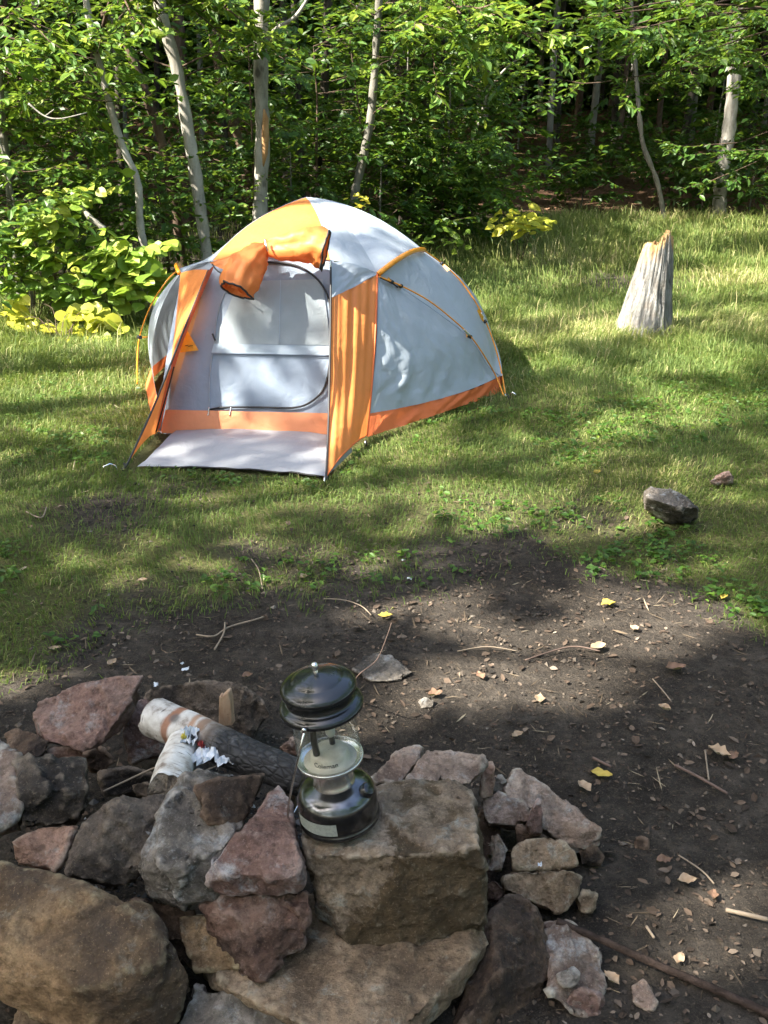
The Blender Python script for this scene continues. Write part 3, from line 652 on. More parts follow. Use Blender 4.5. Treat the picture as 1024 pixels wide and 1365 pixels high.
# exposed poles
PEND = U(674, 528, .02)
p1 = [T_+Vector((.0, -.01, .012)), UY(588, 350, 6.12), UY(612, 372, 6.16), UY(633, 401, 6.18), UY(648, 430, 6.17), UY(660, 462, 6.12), UY(669, 498, 6.04), PEND]
p2 = [S_+Vector((.01, -.03, -.01)), UY(535, 381, 5.56), UY(572, 401, 5.64), UY(605, 427, 5.72), UY(628, 449, 5.78), UY(648, 478, 5.86), UY(662, 503, 5.93), PEND+Vector((-.01, 0, 0))]
for pp, tips in ((p1, (1, 4)), (p2, (1, 4))):
    po = line_on('pole', pp, .0043, M['pole_orange'], tent, 8)
    line_on('pole_joint', [pp[tips[1]]+(pp[tips[1]-1]-pp[tips[1]])*.45, pp[tips[1]]+(pp[tips[1]-1]-pp[tips[1]])*.1], .0068, M['steel'], po, 8)
    line_on('pole_tip', [PEND+(pp[-2]-PEND)*.06, PEND], .0065, M['steel'], po, 8)
for q, tgt in ((p1[1], TD[5]), (p1[4], TD[15]), (p2[1], SD[4]), (p2[4], SD[17]), (p2[1]*.6+p2[0]*.4, SD[2])):
    c = pyobj('pole_clip', *tube([q+Vector((0, -.004, .0)), q+(Vector(tgt)-q).normalized()*.016], .011, 8), M['black_tape'], tent)
    tv = Vector(tgt); dr = (tv-q).normalized(); sd_ = dr.cross(Vector((0, -1, 0))).normalized()*.016
    pyobj('web_tab', [q+dr*.014+sd_*.5, q+dr*.014-sd_*.5, tv-sd_*1.3+dr*.03, tv+sd_*1.3+dr*.03, q+dr*.014+sd_*.5+Vector((0, .004, 0)), q+dr*.014-sd_*.5+Vector((0, .004, 0))], [(0, 1, 2, 3), (4, 5, 2, 3)], M['clip_yellow'], c, smooth=False)
line_on('tension_hook', [S_+Vector((.015, -.03, -.015)), UY(522, 377, 5.55), UY(530, 383, 5.57)], .0045, M['black_tape'], tent)
PL = U(183, 512, .02)
pl = [TL_+Vector((-.02, 0, .02)), UY(222, 375, 6.15), UY(200, 410, 6.2), UY(186, 450, 6.2), UY(183, 485, 6.15), PL]
po = line_on('pole', pl, .0043, M['pole_orange'], tent, 8)
line_on('pole_clip', [UY(184, 449, 6.16), UY(188, 450, 6.18)], .012, M['black_tape'], tent, 6); line_on('web_tab', [UY(187, 450, 6.18), UY(198, 449, 6.2)], .006, M['clip_yellow'], tent, 6)
# stakes and loops
def stake(p, lean, label=None):
    p = Vector(p); V, F = tube([p+Vector((0, 0, -.06)), p+Vector((lean[0]*.03, lean[1]*.03, .035)), p+Vector((lean[0]*.05, lean[1]*.05, .047)), p+Vector((lean[0]*.075, lean[1]*.075, .038)), p+Vector((lean[0]*.078, lean[1]*.078, .026))], .0042, 6)
    o = pyobj('stake', V, F, M['steel'], tent)
    pyobj('stake_loop', *tube([p+Vector((0, .03, .03)), p+Vector((.008, .012, .02)), p+Vector((.004, -.004, .012))], .004, 5), M['black_tape'], o)
for p, l in ((U(487, 597), (0, -.4)), (U(434, 643), (0, -1)), (U(164, 628), (-1, -.6)), (U(207, 584), (.5, -.3)), (U(676, 533), (.6, -.2))): stake(p, l)
line_on('stake_loop', [B0, B0.lerp(U(164, 626), .5), U(164, 626, .01)], .008, M['black_tape'], tent, 5)

# ================================================================== ROCKS
KEEP = []                                                    # footprints that keep chips and grass away
def rock(label, pts, depth=.12, shrink=.82, mat='rock_tan', seed=0, rough=1.0, bev=.010, floor=-.04, extra=(), group='stones of the fire ring', name='rock', fine=.0075, chips=8):
    """pts: (px, py, height) of the edges one can see, the body runs on behind them and down"""
    vis = [U(px, py, z) for px, py, z in pts]; c = sum(vis, Vector())/len(vis)
    d = (c-Vector((0, 0, CAM_H))).normalized(); d = (d+Vector((0, .1, -.25))).normalized()
    hid = []
    for p in vis:
        h = c+(p-c)*shrink+d*depth; h.z = max(h.z, floor); hid.append(h)
    hid += [Vector(e) for e in extra]
    bm = bmesh.new()
    for p in vis+hid: bm.verts.new(p)
    r = bmesh.ops.convex_hull(bm, input=bm.verts); 
    bmesh.ops.delete(bm, geom=list({g for g in r['geom_interior']+r['geom_unused'] if isinstance(g, bmesh.types.BMVert)}), context='VERTS')
    loose = [v for v in bm.verts if not v.link_faces]; bmesh.ops.delete(bm, geom=loose, context='VERTS')
    gr = np.random.default_rng(900+seed); c0 = sum((v.co for v in bm.verts), Vector())/len(bm.verts)
    for q in range(chips):                                    # flat chips broken off corners and edges
        nn = Vector(gr.normal(0, 1, 3)); nn.normalize(); sup = max((v.co-c0).dot(nn) for v in bm.verts); off = sup*gr.uniform(.86, .95)
        r2 = bmesh.ops.bisect_plane(bm, geom=bm.verts[:]+bm.edges[:]+bm.faces[:], plane_co=c0+nn*off, plane_no=nn, clear_outer=True)
        ee = [e for e in r2['geom_cut'] if isinstance(e, bmesh.types.BMEdge)]
        if len(ee) > 2: bmesh.ops.edgeloop_fill(bm, edges=ee)
    bmesh.ops.triangulate(bm, faces=bm.faces)
    for it in range(7):
        es = [e for e in bm.edges if e.calc_length() > fine*1.5]
        if not es or len(bm.verts) > 30000: break
        bmesh.ops.subdivide_edges(bm, edges=es, cuts=1); bmesh.ops.triangulate(bm, faces=[f for f in bm.faces if len(f.verts) > 3])
    bmesh.ops.smooth_vert(bm, verts=bm.verts, factor=.4, use_axis_x=True, use_axis_y=True, use_axis_z=True)
    bmesh.ops.recalc_face_normals(bm, faces=bm.faces); bm.normal_update(); sv_ = Vector((seed*7.3, seed*3.1, seed*1.7))
    ax = Vector(np.random.default_rng(seed).normal(0, 1, 3)).normalized()
    new = []
    for v in bm.verts:
        p = v.co+sv_
        a = mnoise.fractal(p*9, 1, 2, 5)*.006+mnoise.fractal(p*34, 1, 2, 4)*.005
        for fs, fa in ((9.0, .09), (21.0, .13)):              # broken facets
            w_ = p*fs+Vector((mnoise.noise(p*fs*.8), mnoise.noise(p*fs*.8+ax), 0))*.35; cc = mnoise.voronoi(w_)[1][0]; cv = mnoise.cell_vector(cc*7.7+ax)
            a += max(-.009, min(.009, (w_-cc).dot(cv-Vector((.5, .5, .5)))*2*fa/fs))
        s = mnoise.noise(p*5)*.02+ax.dot(v.co); st = (s/.026) % 1.0; a += (st-.5)*.0055*(.4+max(0, mnoise.noise(p*4.3+ax)))
        cr = 1-min(1, abs(mnoise.noise(p*6.5+Vector((9, 2, 5))))*9); a -= cr*.006*max(0, mnoise.noise(p*3.1))
        new.append(v.co+v.normal*a*rough)
    for v, q_ in zip(bm.verts, new): v.co = q_
    base = Vector((c.x, c.y, min(v.co.z for v in bm.verts)))
    for v in bm.verts: v.co -= base
    for f in bm.faces: f.smooth = True
    me = bpy.data.meshes.new(name); bm.to_mesh(me); bm.free()
    o = link(name, me, M[mat], None, base); tag(o, label, 'rock', group)
    KEEP.append((c.x, c.y+.02, max((p-c).to_2d().length for p in vis)*.9))
    return o
big = rock('large tan block with a flat top carrying the lantern', [(398, 1108, .335), (455, 1050, .345), (510, 1043, .35), (622, 1030, .36), (630, 1067, .362), (640, 1128, .362), (545, 1141, .352), (483, 1131, .345), (412, 1140, .33), (432, 1246, .125), (466, 1268, .125), (556, 1260, .130), (645, 1238, .140), (652, 1178, .25)], .20, .9, 'rock_lantern', 1, .8, .014, chips=3)
rock('broad flat slab with a pointed right end under the lantern block', [(300, 1200, .135), (250, 1292, .125), (262, 1303, .085), (450, 1400, .085), (430, 1378, .12), (528, 1382, .115), (660, 1243, .14), (652, 1266, .10), (560, 1392, .04), (620, 1195, .14)], .12, .85, 'rock_tan', 2, .7, .008, extra=[U(440, 1190, .0), U(400, 1300, 0)])
rock('dark brown angular block right of the pointed slab', [(655, 1200, .13), (690, 1186, .12), (724, 1215, .10), (737, 1290, .03), (660, 1292, .10), (600, 1400, -.02), (700, 1370, -.03)], .14, .85, 'rock_brown', 3, .8, .008)
rock('rounded brown rock with pale left edge wedged under the purple slab', [(270, 1203, .225), (290, 1193, .245), (345, 1188, .255), (412, 1188, .24), (420, 1225, .22), (408, 1258, .17), (346, 1309, .135), (322, 1302, .135), (287, 1262, .16), (305, 1225, .235), (340, 1290, .155)], .13, .8, 'rock_brownred', 4, 1.2, .018)
rock('purple-red triangular slab leaning left of the lantern block', [(372, 1044, .375), (389, 1068, .37), (396, 1124, .36), (407, 1168, .32), (274, 1168, .315), (331, 1109, .365), (341, 1082, .375), (335, 1156, .325), (400, 1151, .335), (284, 1190, .265), (406, 1190, .265)], .10, .8, 'rock_purple', 5, .8, .006)
rock('large pale grey rock streaked with ash in the front of the ring', [(243, 1042, .36), (262, 1024, .37), (318, 1030, .36), (335, 1080, .345), (300, 1130, .335), (212, 1166, .31), (280, 1150, .315), (290, 1200, .235), (240, 1216, .215), (196, 1190, .235), (182, 1160, .28), (190, 1122, .31), (218, 1080, .345)], .16, .8, 'rock_grey', 6, 1.2, .014)
rock('small brown block lying on top of the pale grey rock', [(254, 1048, .395), (276, 1040, .40), (320, 1033, .40), (352, 1031, .385), (346, 1050, .37), (330, 1088, .345), (302, 1098, .345), (274, 1103, .345), (273, 1063, .39)], .07, .85, 'rock_brown', 7, .8, .006)
rock('half sooty, half pale rock between the orange stone and the ash-streaked rock', [(150, 1062, .345), (178, 1055, .345), (222, 1060, .33), (216, 1088, .315), (201, 1130, .28), (186, 1176, .235), (140, 1184, .235), (100, 1176, .245), (82, 1158, .26), (108, 1098, .315), (150, 1085, .345), (130, 1120, .315)], .14, .8, 'rock_soot', 8, 1.0, .012)
rock('small pinkish orange stone at the left above the huge boulder', [(14, 1122, .30), (50, 1102, .315), (107, 1099, .315), (101, 1122, .295), (73, 1161, .255), (25, 1150, .265)], .08, .8, 'rock_orange', 9, .7, .006)
rock('soot-blackened block at the left edge of the fire ring', [(20, 1014, .34), (38, 1008, .345), (112, 1012, .33), (119, 1062, .30), (101, 1096, .255), (30, 1106, .255), (26, 1060, .315)], .15, .85, 'rock_soot', 10, 1.1, .010)
rock('pale pinkish stone cut by the left edge of the picture', [(-60, 985, .36), (-5, 978, .36), (28, 1008, .345), (32, 1060, .31), (26, 1104, .26), (-5, 1118, .26), (-70, 1110, .27)], .15, .85, 'rock_pinkgrey', 11, 1.0, .012)
rock('flat red-grey slab tilted up at the back left of the ring', [(43, 950, .255), (52, 936, .27), (107, 909, .305), (150, 903, .315), (191, 899, .32), (179, 914, .30), (172, 936, .28), (131, 970, .245), (127, 1003, .215), (88, 990, .215), (48, 984, .22), (186, 930, .235), (170, 962, .205)], .05, .95, 'rock_red', 12, .8, .005)
rock('small pink stone under the tilted red slab', [(62, 995, .21), (95, 992, .215), (116, 998, .205), (112, 1012, .18), (70, 1015, .18)], .08, .85, 'rock_orange', 13, .7)
rock('dark stone behind the sooty block at the left', [(5, 975, .22), (35, 972, .24), (65, 988, .24), (62, 1008, .22), (20, 1012, .22)], .12, .85, 'rock_brown', 14, 1.0)
rock('dark red stone lining the inside of the ring behind the birch', [(160, 950, .20), (190, 925, .22), (235, 955, .20), (232, 1000, .10), (175, 1015, .09), (165, 990, .13)], .12, .85, 'rock_purple', 15, .8)
rock('low dark stone inside the ring below the twig', [(132, 1030, .16), (165, 1022, .17), (205, 1030, .15), (205, 1055, .10), (140, 1060, .10)], .10, .85, 'rock_soot', 16, .9)
rock('long brown and grey rock at the back of the ring behind the birch log', [(180, 925, .14), (210, 915, .17), (260, 908, .20), (320, 908, .21), (348, 926, .20), (366, 950, .15), (340, 978, .10), (290, 985, .08), (230, 960, .10)], .16, .85, 'rock_soot', 17, .9, .016)
rock('huge golden brown boulder in the bottom left corner', [(-70, 1165, .27), (2, 1150, .30), (60, 1160, .315), (108, 1180, .32), (205, 1202, .295), (220, 1266, .235), (258, 1306, .165), (236, 1366, .08), (-60, 1300, .16), (4, 1250, .24), (12, 1300, .18), (22, 1257, .245), (71, 1291, .225), (110, 1322, .20), (200, 1305, .22), (57, 1352, .10), (120, 1400, .06), (220, 1400, .03)], .20, .85, 'rock_gold', 18, .6, .018, fine=.009, chips=12)
rock('pale greenish stone at the bottom edge under the flat slab', [(225, 1385, .06), (262, 1311, .10), (290, 1320, .10), (400, 1368, .075), (420, 1410, .04), (250, 1420, .02)], .10, .85, 'rock_grey', 19, .9)
rock('orange-tan stone left of the rounded brown rock', [(238, 1220, .185), (275, 1216, .20), (312, 1240, .19), (318, 1290, .14), (262, 1294, .125), (244, 1260, .15)], .10, .85, 'rock_gold', 20, .8)
rock('flat pink-grey stone directly behind the lantern block', [(492, 1042, .24), (538, 994, .27), (566, 993, .27), (562, 1005, .26), (532, 1046, .235)], .09, .9, 'rock_pinkgrey', 21, .8, .005)
rock('flat grey slab behind the top right corner of the lantern block', [(536, 1046, .275), (568, 1000, .29), (600, 998, .29), (650, 1012, .285), (640, 1032, .275), (625, 1045, .27), (570, 1052, .265)], .10, .9, 'rock_pinkgrey', 22, .8, .005)
rock('small orange-brown stone at the right end of the grey slab', [(642, 1016, .24), (656, 1014, .24), (661, 1026, .23), (657, 1060, .17), (642, 1060, .18)], .10, .85, 'rock_orange', 23, .7, .005)
rock('long block with a dark right end at the right side of the ring', [(668, 1058, .15), (674, 1026, .175), (690, 1025, .175), (730, 1048, .165), (803, 1102, .115), (800, 1125, .06), (768, 1138, .055), (735, 1110, .10), (700, 1075, .14)], .12, .85, 'rock_pinkgrey', 24, .8, .007)
rock('flat grey stone lodged between lantern block and long block', [(636, 1062, .16), (665, 1056, .165), (700, 1068, .155), (712, 1090, .13), (690, 1102, .12), (650, 1098, .13)], .09, .85, 'rock_pinkgrey', 25, .9)
rock('small pointed stone standing against the long block', [(699, 1098, .17), (718, 1063, .20), (723, 1085, .17), (722, 1112, .13), (706, 1112, .13)], .05, .85, 'rock_purple', 26, .6, .004)
rock('upright splinter of stone beside the right face of the lantern block', [(656, 1112, .17), (664, 1108, .175), (678, 1132, .13), (670, 1164, .085), (650, 1162, .09), (652, 1145, .11)], .06, .85, 'rock_pinkgrey', 27, .6, .004)
rock('sunlit tan stone with a small white chip on it', [(681, 1138, .125), (690, 1122, .14), (725, 1114, .145), (765, 1130, .125), (771, 1150, .10), (764, 1158, .09), (684, 1160, .10)], .09, .85, 'rock_tan', 28, .7, .008)
rock('wide pale stone below the sunlit tan stone', [(665, 1164, .10), (684, 1158, .11), (760, 1160, .105), (778, 1168, .09), (768, 1200, .05), (745, 1222, .03), (700, 1200, .06), (668, 1184, .08)], .10, .85, 'rock_tan', 29, .8, .008)
rock('low pale stone half buried right of the dark brown block', [(724, 1226, .05), (760, 1228, .055), (800, 1270, .03), (810, 1330, -.0), (790, 1370, -.01), (730, 1330, .03), (738, 1280, .055)], .10, .85, 'rock_pinkgrey', 30, 1.0, .012)
rock('small brown stone in the dirt at the bottom right', [(840, 1312, .02), (856, 1300, .03), (880, 1335, .02), (876, 1350, .005), (845, 1345, .005)], .05, .85, 'rock_pinkgrey', 31, .6, .004)
rock('flat grey stone sunk in the soil behind the lantern top', [(470, 892, .015), (485, 872, .03), (520, 872, .03), (552, 895, .015), (530, 908, .004), (490, 908, .004)], .06, .9, 'rock_grey', 32, .8, .008)
rock('blocky grey stone lying on the grass at the right', [(859, 655, .12), (868, 648, .145), (893, 650, .15), (925, 670, .125), (931, 676, .11), (929, 694, .01), (912, 697, .0), (885, 696, -.01), (860, 678, .04), (862, 663, .13), (910, 679, .11)], .22, .8, 'rock_grey', 33, .9, .010, group='stones lying in the grass')
rock('small reddish chunk of stone in the grass beyond the blocky stone', [(944, 641, .02), (958, 630, .06), (972, 626, .07), (979, 634, .05), (978, 645, .0), (955, 646, .0)], .10, .8, 'rock_purple', 34, .8, .006, group='stones lying in the grass')
rock('tan sliver of stone beside the charred end of the log', [(372, 995, .16), (392, 982, .18), (404, 986, .18), (402, 1008, .14), (384, 1006, .14)], .06, .85, 'rock_orange', 35, .7, .005)
rock('dark stone filling the gap under the ash-streaked rock', [(120, 1200, .20), (200, 1200, .20), (262, 1215, .18), (258, 1290, .08), (200, 1260, .10)], .12, .85, 'rock_brown', 36, .9)
rock('dark stone at the very bottom left under the boulder', [(22, 1340, .05), (45, 1322, .07), (62, 1352, .04), (50, 1400, .0), (10, 1400, .0)], .06, .85, 'rock_tan', 37, .8)
rock('small tan chip leaning on the wide pale stone at the right', [(770, 1196, .05), (782, 1180, .06), (796, 1190, .05), (792, 1212, .02), (776, 1216, .02)], .05, .85, 'rock_tan', 41, .7, .004)
rock('small grey stone at the back of the right-hand cluster', [(652, 1040, .17), (668, 1032, .18), (676, 1044, .16), (668, 1058, .13), (654, 1056, .14)], .06, .85, 'rock_grey', 42, .8, .004)
rock('dark wedge of stone under the small pointed stone', [(690, 1102, .12), (712, 1106, .12), (730, 1116, .10), (722, 1128, .08), (692, 1124, .09)], .07, .85, 'rock_brown', 43, .8, .004)
rock('low brown stone against the dark end of the long block', [(770, 1132, .06), (792, 1126, .06), (806, 1142, .03), (796, 1158, .01), (774, 1152, .03)], .06, .85, 'rock_brown', 44, .8, .005)
rock('small rusty stone tucked left of the upright splinter', [(646, 1178, .09), (660, 1172, .10), (674, 1186, .08), (668, 1200, .05), (650, 1200, .05)], .06, .85, 'rock_brownred', 45, .8, .004)
rock('flat reddish stone on the ground below the low pale stone', [(752, 1330, .02), (778, 1316, .03), (806, 1330, .02), (800, 1352, .0), (762, 1356, .0)], .05, .85, 'rock_red', 46, .8, .004)
rock('thin grey shard lying across the low pale stone', [(742, 1300, .055), (762, 1286, .065), (776, 1296, .06), (770, 1312, .045), (748, 1316, .045)], .03, .9, 'rock_grey', 47, .6, .003)
rock('small sooty stone beside the white birch log', [(176, 1046, .13), (196, 1040, .14), (208, 1052, .12), (202, 1064, .10), (180, 1062, .10)], .05, .85, 'rock_soot', 48, .8, .004)
rock('blackened stone inside the ring behind the purple slab', [(352, 1058, .22), (372, 1050, .23), (392, 1056, .22), (392, 1078, .18), (360, 1080, .18)], .08, .85, 'rock_soot', 49, .8, .005)
rock('brown stone between the tilted slab and the sooty block', [(112, 1002, .22), (136, 996, .23), (150, 1010, .20), (140, 1028, .16), (116, 1024, .17)], .08, .85, 'rock_brown', 50, .8, .005)
rock('pebble-sized grey stone in front of the flat sunk stone', [(556, 935, .01), (566, 928, .025), (580, 932, .02), (578, 944, .0), (560, 945, .0)], .03, .85, 'rock_grey', 51, .6, .003)
rock('small brown stone on the soil right of the long block', [(842, 1120, .01), (852, 1112, .03), (868, 1118, .02), (864, 1132, .0), (846, 1132, .0)], .03, .85, 'rock_brown', 52, .6, .003)
rock('shadowed stone deep between lantern block and right-hand stones', [(640, 1080, .10), (665, 1085, .09), (660, 1180, .02), (645, 1180, .03)], .10, .9, 'rock_brown', 38, .8)

# ================================================================== LANTERN
lb = U(454, 1090, .352)
lan = empty('camping_lantern', lb, 'camping lantern with black top, glass globe and steel base on the tan block', 'lantern')
lan.rotation_euler = (R(1.5), R(-6.8), 0); lan.scale = (1, 1, 1.04)
def lpart(name, VF, mat, parent=lan, smooth=True, label=None):
    me = bpy.data.meshes.new(name); me.from_pydata([tuple(v) for v in VF[0]], [], [tuple(f) for f in VF[1]])
    me.polygons.foreach_set('use_smooth', [smooth]*len(me.polygons)); me.update()
    o = link(name, me, mat, parent)
    if label: o['label'] = label
    return o
k = NT('fount_steel'); co = k.coord(); f = k.noise(co, 60, 5); c = k.ramp(f, [(.35, (.085, .088, .092)), (.65, (.16, .165, .17))])
M['fount'] = k.done(k.bsdf(c, k.ramp(k.noise(co, 25, 4), [(.3, .12), (.7, .24)]), .5, .95).outputs[0])
k = NT('chrome'); co = k.coord('Object', (1, 1, .05)); f = k.noise(co, 120, 3)
M['chrome'] = k.done(k.bsdf(k.ramp(f, [(.3, (.62, .61, .58)), (.7, (.80, .79, .76))]), .22, .5, .92).outputs[0])
k = NT('enamel'); co = k.coord(); f = k.noise(co, 18, 4)
M['enamel'] = k.done(k.bsdf(k.ramp(f, [(.4, (.008, .009, .010)), (.7, (.016, .018, .019))]), k.ramp(k.noise(co, 40, 5), [(.35, .10), (.7, .28)]), .6).outputs[0])
M['burner'] = plain('burner', (.46, .42, .34), .45, .15)
M['dark_tube'] = plain('dark_tube', (.05, .045, .04), .4, .6)
M['mantle'] = plain('mantle', (.55, .54, .48), .9)
k = NT('globe_glass'); g_ = k.n('ShaderNodeBsdfGlass', Roughness=.02, IOR=1.45); g_.inputs[0].default_value = (.93, .95, .93, 1)
t_ = k.n('ShaderNodeBsdfTransparent'); t_.inputs[0].default_value = (.98, .99, .98, 1); fr = k.n('ShaderNodeLayerWeight', Blend=.5); gl = k.n('ShaderNodeBsdfGlossy', Roughness=.03)
mx = k.n('ShaderNodeMixShader'); k.l(k.math('ADD', k.math('MULTIPLY', k.math('POWER', fr.outputs['Facing'], 4.0), .55), .03), mx.inputs[0]); k.l(t_.outputs[0], mx.inputs[1]); k.l(gl.outputs[0], mx.inputs[2]); k.t.nodes.remove(g_)
df = k.n('ShaderNodeBsdfDiffuse'); df.inputs[0].default_value = (.6, .58, .52, 1); mx2 = k.n('ShaderNodeMixShader'); k.l(k.ramp(k.noise(k.coord(), 35, 5), [(.4, .01), (.75, .07)]), mx2.inputs[0]); k.l(mx.outputs[0], mx2.inputs[1]); k.l(df.outputs[0], mx2.inputs[2])
M['glass'] = k.done(mx2.outputs[0])
k = NT('label_plate'); co = k.coord('Object', (1, 1, 1)); wv = k.n('ShaderNodeTexWave', Scale=120.0, Distortion=0.0, bands_direction='Z'); k.l(co, wv.inputs[0])
pr = k.math('MULTIPLY', k.ramp(wv.outputs[0], [(.45, 0), (.6, 1)]), k.ramp(k.noise(co, 170, 2), [(.48, 0), (.56, .5)]))
M['label'] = k.done(k.bsdf(k.mix(pr, (.40, .43, .39), (.14, .16, .15)), .35, .5, .35).outputs[0])
fount = lpart('fount', lathe([(.001, .001), (.070, .001), (.0765, .004), (.0785, .009), (.0772, .014), (.0752, .017), (.0758, .022), (.0768, .05), (.0752, .060), (.0705, .069), (.0620, .076), (.0520, .0805), (.0430, .0835), (.038, .086)], 64), M['fount'])
# label plate and caps on the fount
V, F = [], []
for i in range(15):
    a = R(-158+i*4.9)
    for z in (.021, .046): V.append((.0779*math.cos(a), .0779*math.sin(a), z))
for i in range(14): F.append((2*i, 2*i+2, 2*i+3, 2*i+1))
lpart('label_plate', (V, F), M['label'], fount)
a = R(-22); cx, cy_, cz = .062*math.cos(a), .062*math.sin(a), .070
V, F = lathe([(.001, .016), (.011, .016), (.014, .013), (.0145, .002), (.015, -.004)], 20); rm = Matrix.Rotation(a, 4, 'Z') @ Matrix.Rotation(R(42), 4, 'Y')
cap = lpart('filler_cap', ([tuple(rm @ Vector(v)+Vector((cx, cy_, cz))) for v in V], F), M['enamel'], fount)
collar = lpart('collar', lathe([(.040, .083), (.0405, .086), (.038, .089), (.0378, .122), (.0395, .125), (.041, .127), (.054, .130), (.0615, .1335), (.0632, .137), (.0630, .1405), (.0618, .141), (.0608, .138), (.045, .136)], 56), M['chrome'])
burner = lpart('burner', lathe([(.060, .1365), (.038, .137), (.036, .151), (.033, .154), (.020, .155), (.001, .155)], 40), M['burner'])
# raised lettering on the burner ring
cu = bpy.data.curves.new('t', 'FONT'); cu.body = 'Coleman'; cu.size = .0135; cu.align_x = 'CENTER'; cu.extrude = .0004
to = bpy.data.objects.new('t', cu); COL.objects.link(to); dg = bpy.context.evaluated_depsgraph_get(); tm = bpy.data.meshes.new_from_object(to.evaluated_get(dg)); bpy.data.objects.remove(to); bpy.data.curves.remove(cu)
for v in tm.vertices:
    an = R(-100)+v.co.x/.0375; rr = .0374+v.co.z; z = .1395+v.co.y
    v.co = (rr*math.cos(an), rr*math.sin(an), z)
tm.materials.clear(); tm.name = 'lettering'; link('lettering', tm, M['dark_tube'], burner)
lpart('globe', lathe([(.0600, .1375), (.0605, .160), (.0608, .190), (.0605, .225), (.0600, .252), (.0585, .252), (.0590, .225), (.0593, .190), (.0590, .160), (.0585, .1375)], 56, close=True), M['glass'])
lpart('generator_tube', tube([(-.022, -.012, .150), (-.023, -.013, .19), (-.020, -.010, .250)], .0065, 12), M['dark_tube'])
lpart('burner_tube', tube([(.006, .018, .150), (.006, .018, .20), (.006, .014, .250)], .0055, 12), M['dark_tube'])
for x, y in ((.010, -.012), (.0, .030)):
    lpart('mantle', ([(v[0]+x, v[1]+y, v[2]) for v in lathe([(.001, .190), (.006, .192), (.009, .198), (.0095, .206), (.008, .214), (.005, .220), (.005, .250)], 20)[0]], lathe([(.001, .190), (.006, .192), (.009, .198), (.0095, .206), (.008, .214), (.005, .220), (.005, .250)], 20)[1]), M['mantle'])
vent = lpart('ventilator', lathe([(0.0291, 0.2491), (0.0537, 0.2503), (0.0592, 0.2475), (0.0731, 0.2455), (0.0772, 0.2467), (0.0786, 0.2503), (0.0782, 0.2539), (0.0740, 0.2587), (0.0666, 0.2623), (0.0629, 0.2635), (0.0618, 0.2659), (0.0606, 0.2731), (0.0601, 0.2795), (0.0611, 0.2815), (0.0652, 0.2815), (0.0692, 0.2835), (0.0708, 0.2875), (0.0698, 0.2923), (0.0648, 0.2979), (0.0574, 0.3019), (0.0504, 0.3043), (0.0485, 0.3047), (0.0461, 0.3063), (0.0427, 0.3095), (0.0349, 0.3123), (0.0243, 0.3143), (0.0136, 0.3167), (0.0078, 0.3179), (0.0010, 0.3181)], 64), M['enamel'], label='glossy black ventilator hood')
lpart('ball_nut', lathe([(r_, z_-.3165+0.3167) for r_, z_ in ((.0045, .3155), (.0045, .322), (.0030, .3235), (.0048, .3255), (.0066, .3290), (.0068, .3325), (.0050, .3365), (.001, .3380))], 20), M['chrome'], vent)
# bail handle hanging down on the left
a1 = R(-108); p_ = Vector((.081*math.cos(a1), .081*math.sin(a1), .251)); q_ = Vector((-.081*math.cos(a1), -.081*math.sin(a1), .251)); c_ = (p_+q_)/2; dv = Vector((-.088, .015, -.238))
bp = []
for i in range(25):
    t = math.pi*i/24; s_ = math.sin(t)**.75; bp.append(c_+(p_-c_)*math.copysign(abs(math.cos(t))**.8, math.cos(t))*1.03+dv*s_)
bail = lpart('bail_handle', tube(bp, .0021, 8), M['steel'])
for s_ in (p_, q_): lpart('bail_pivot', tube([s_*1.0+Vector((0, 0, .004)), s_+(s_-c_)*.07+Vector((0, 0, .003))], .0048, 10), M['steel'], bail)
lpart('guide_knob', tube([(-.028, -.072, .250), (-.030, -.080, .249)], .004, 8), M['steel'], vent)

# ================================================================== LOGS AND STICKS
k = NT('charred_birch'); co = k.coord(); sx = k.n('ShaderNodeSeparateXYZ'); k.l(co, sx.inputs[0]); X = sx.outputs[0]      # x runs along the log
f = k.noise(k.coord('Object', (1, 1, 1)), 30, 6, .6); fl = k.noise(k.coord('Object', (.35, 2, 2)), 40, 4)
white = k.ramp(f, [(.32, (.20, .17, .14)), (.46, (.44, .41, .37)), (.7, (.62, .60, .56))])
lent = k.noise(k.coord('Object', (3.5, .5, .5)), 45, 3); white = k.mix(k.ramp(lent, [(.64, 0), (.69, .85)]), white, (.07, .055, .045))
warp = k.math('ADD', X, k.math('MULTIPLY', k.math('SUBTRACT', k.noise(co, 14, 3), .5), .030))
def band(a, b, s=.004):
    u1 = k.n('ShaderNodeMapRange'); u1.inputs[1].default_value = a-s; u1.inputs[2].default_value = a+s; k.l(warp, u1.inputs[0])
    u2 = k.n('ShaderNodeMapRange'); u2.inputs[1].default_value = b-s; u2.inputs[2].default_value = b+s; k.l(warp, u2.inputs[0])
    return k.math('SUBTRACT', u1.outputs[0], u2.outputs[0])
for a, b, c in ((.075, .098, (.24, .10, .05)), (.142, .158, (.30, .17, .10)), (.166, .186, (.27, .16, .10))): white = k.mix(k.math('MULTIPLY', band(a, b), .9), white, c)
kn = k.n('ShaderNodeTexVoronoi', Scale=11.0); k.l(co, kn.inputs['Vector'])
white = k.mix(k.ramp(kn.outputs['Distance'], [(.10, .8), (.20, 0)]), white, (.09, .085, .08))
vo = k.n('ShaderNodeTexVoronoi', Scale=75.0, feature='DISTANCE_TO_EDGE'); vm = k.coord('Object', (.5, 1, 1)); k.l(vm, vo.inputs['Vector'])
char = k.ramp(vo.outputs[0], [(.0, (.010, .010, .010)), (.06, (.022, .022, .023)), (.4, (.042, .042, .044))]); char = k.mix(k.ramp(f, [(.58, 0), (.75, .55)]), char, (.20, .20, .20))
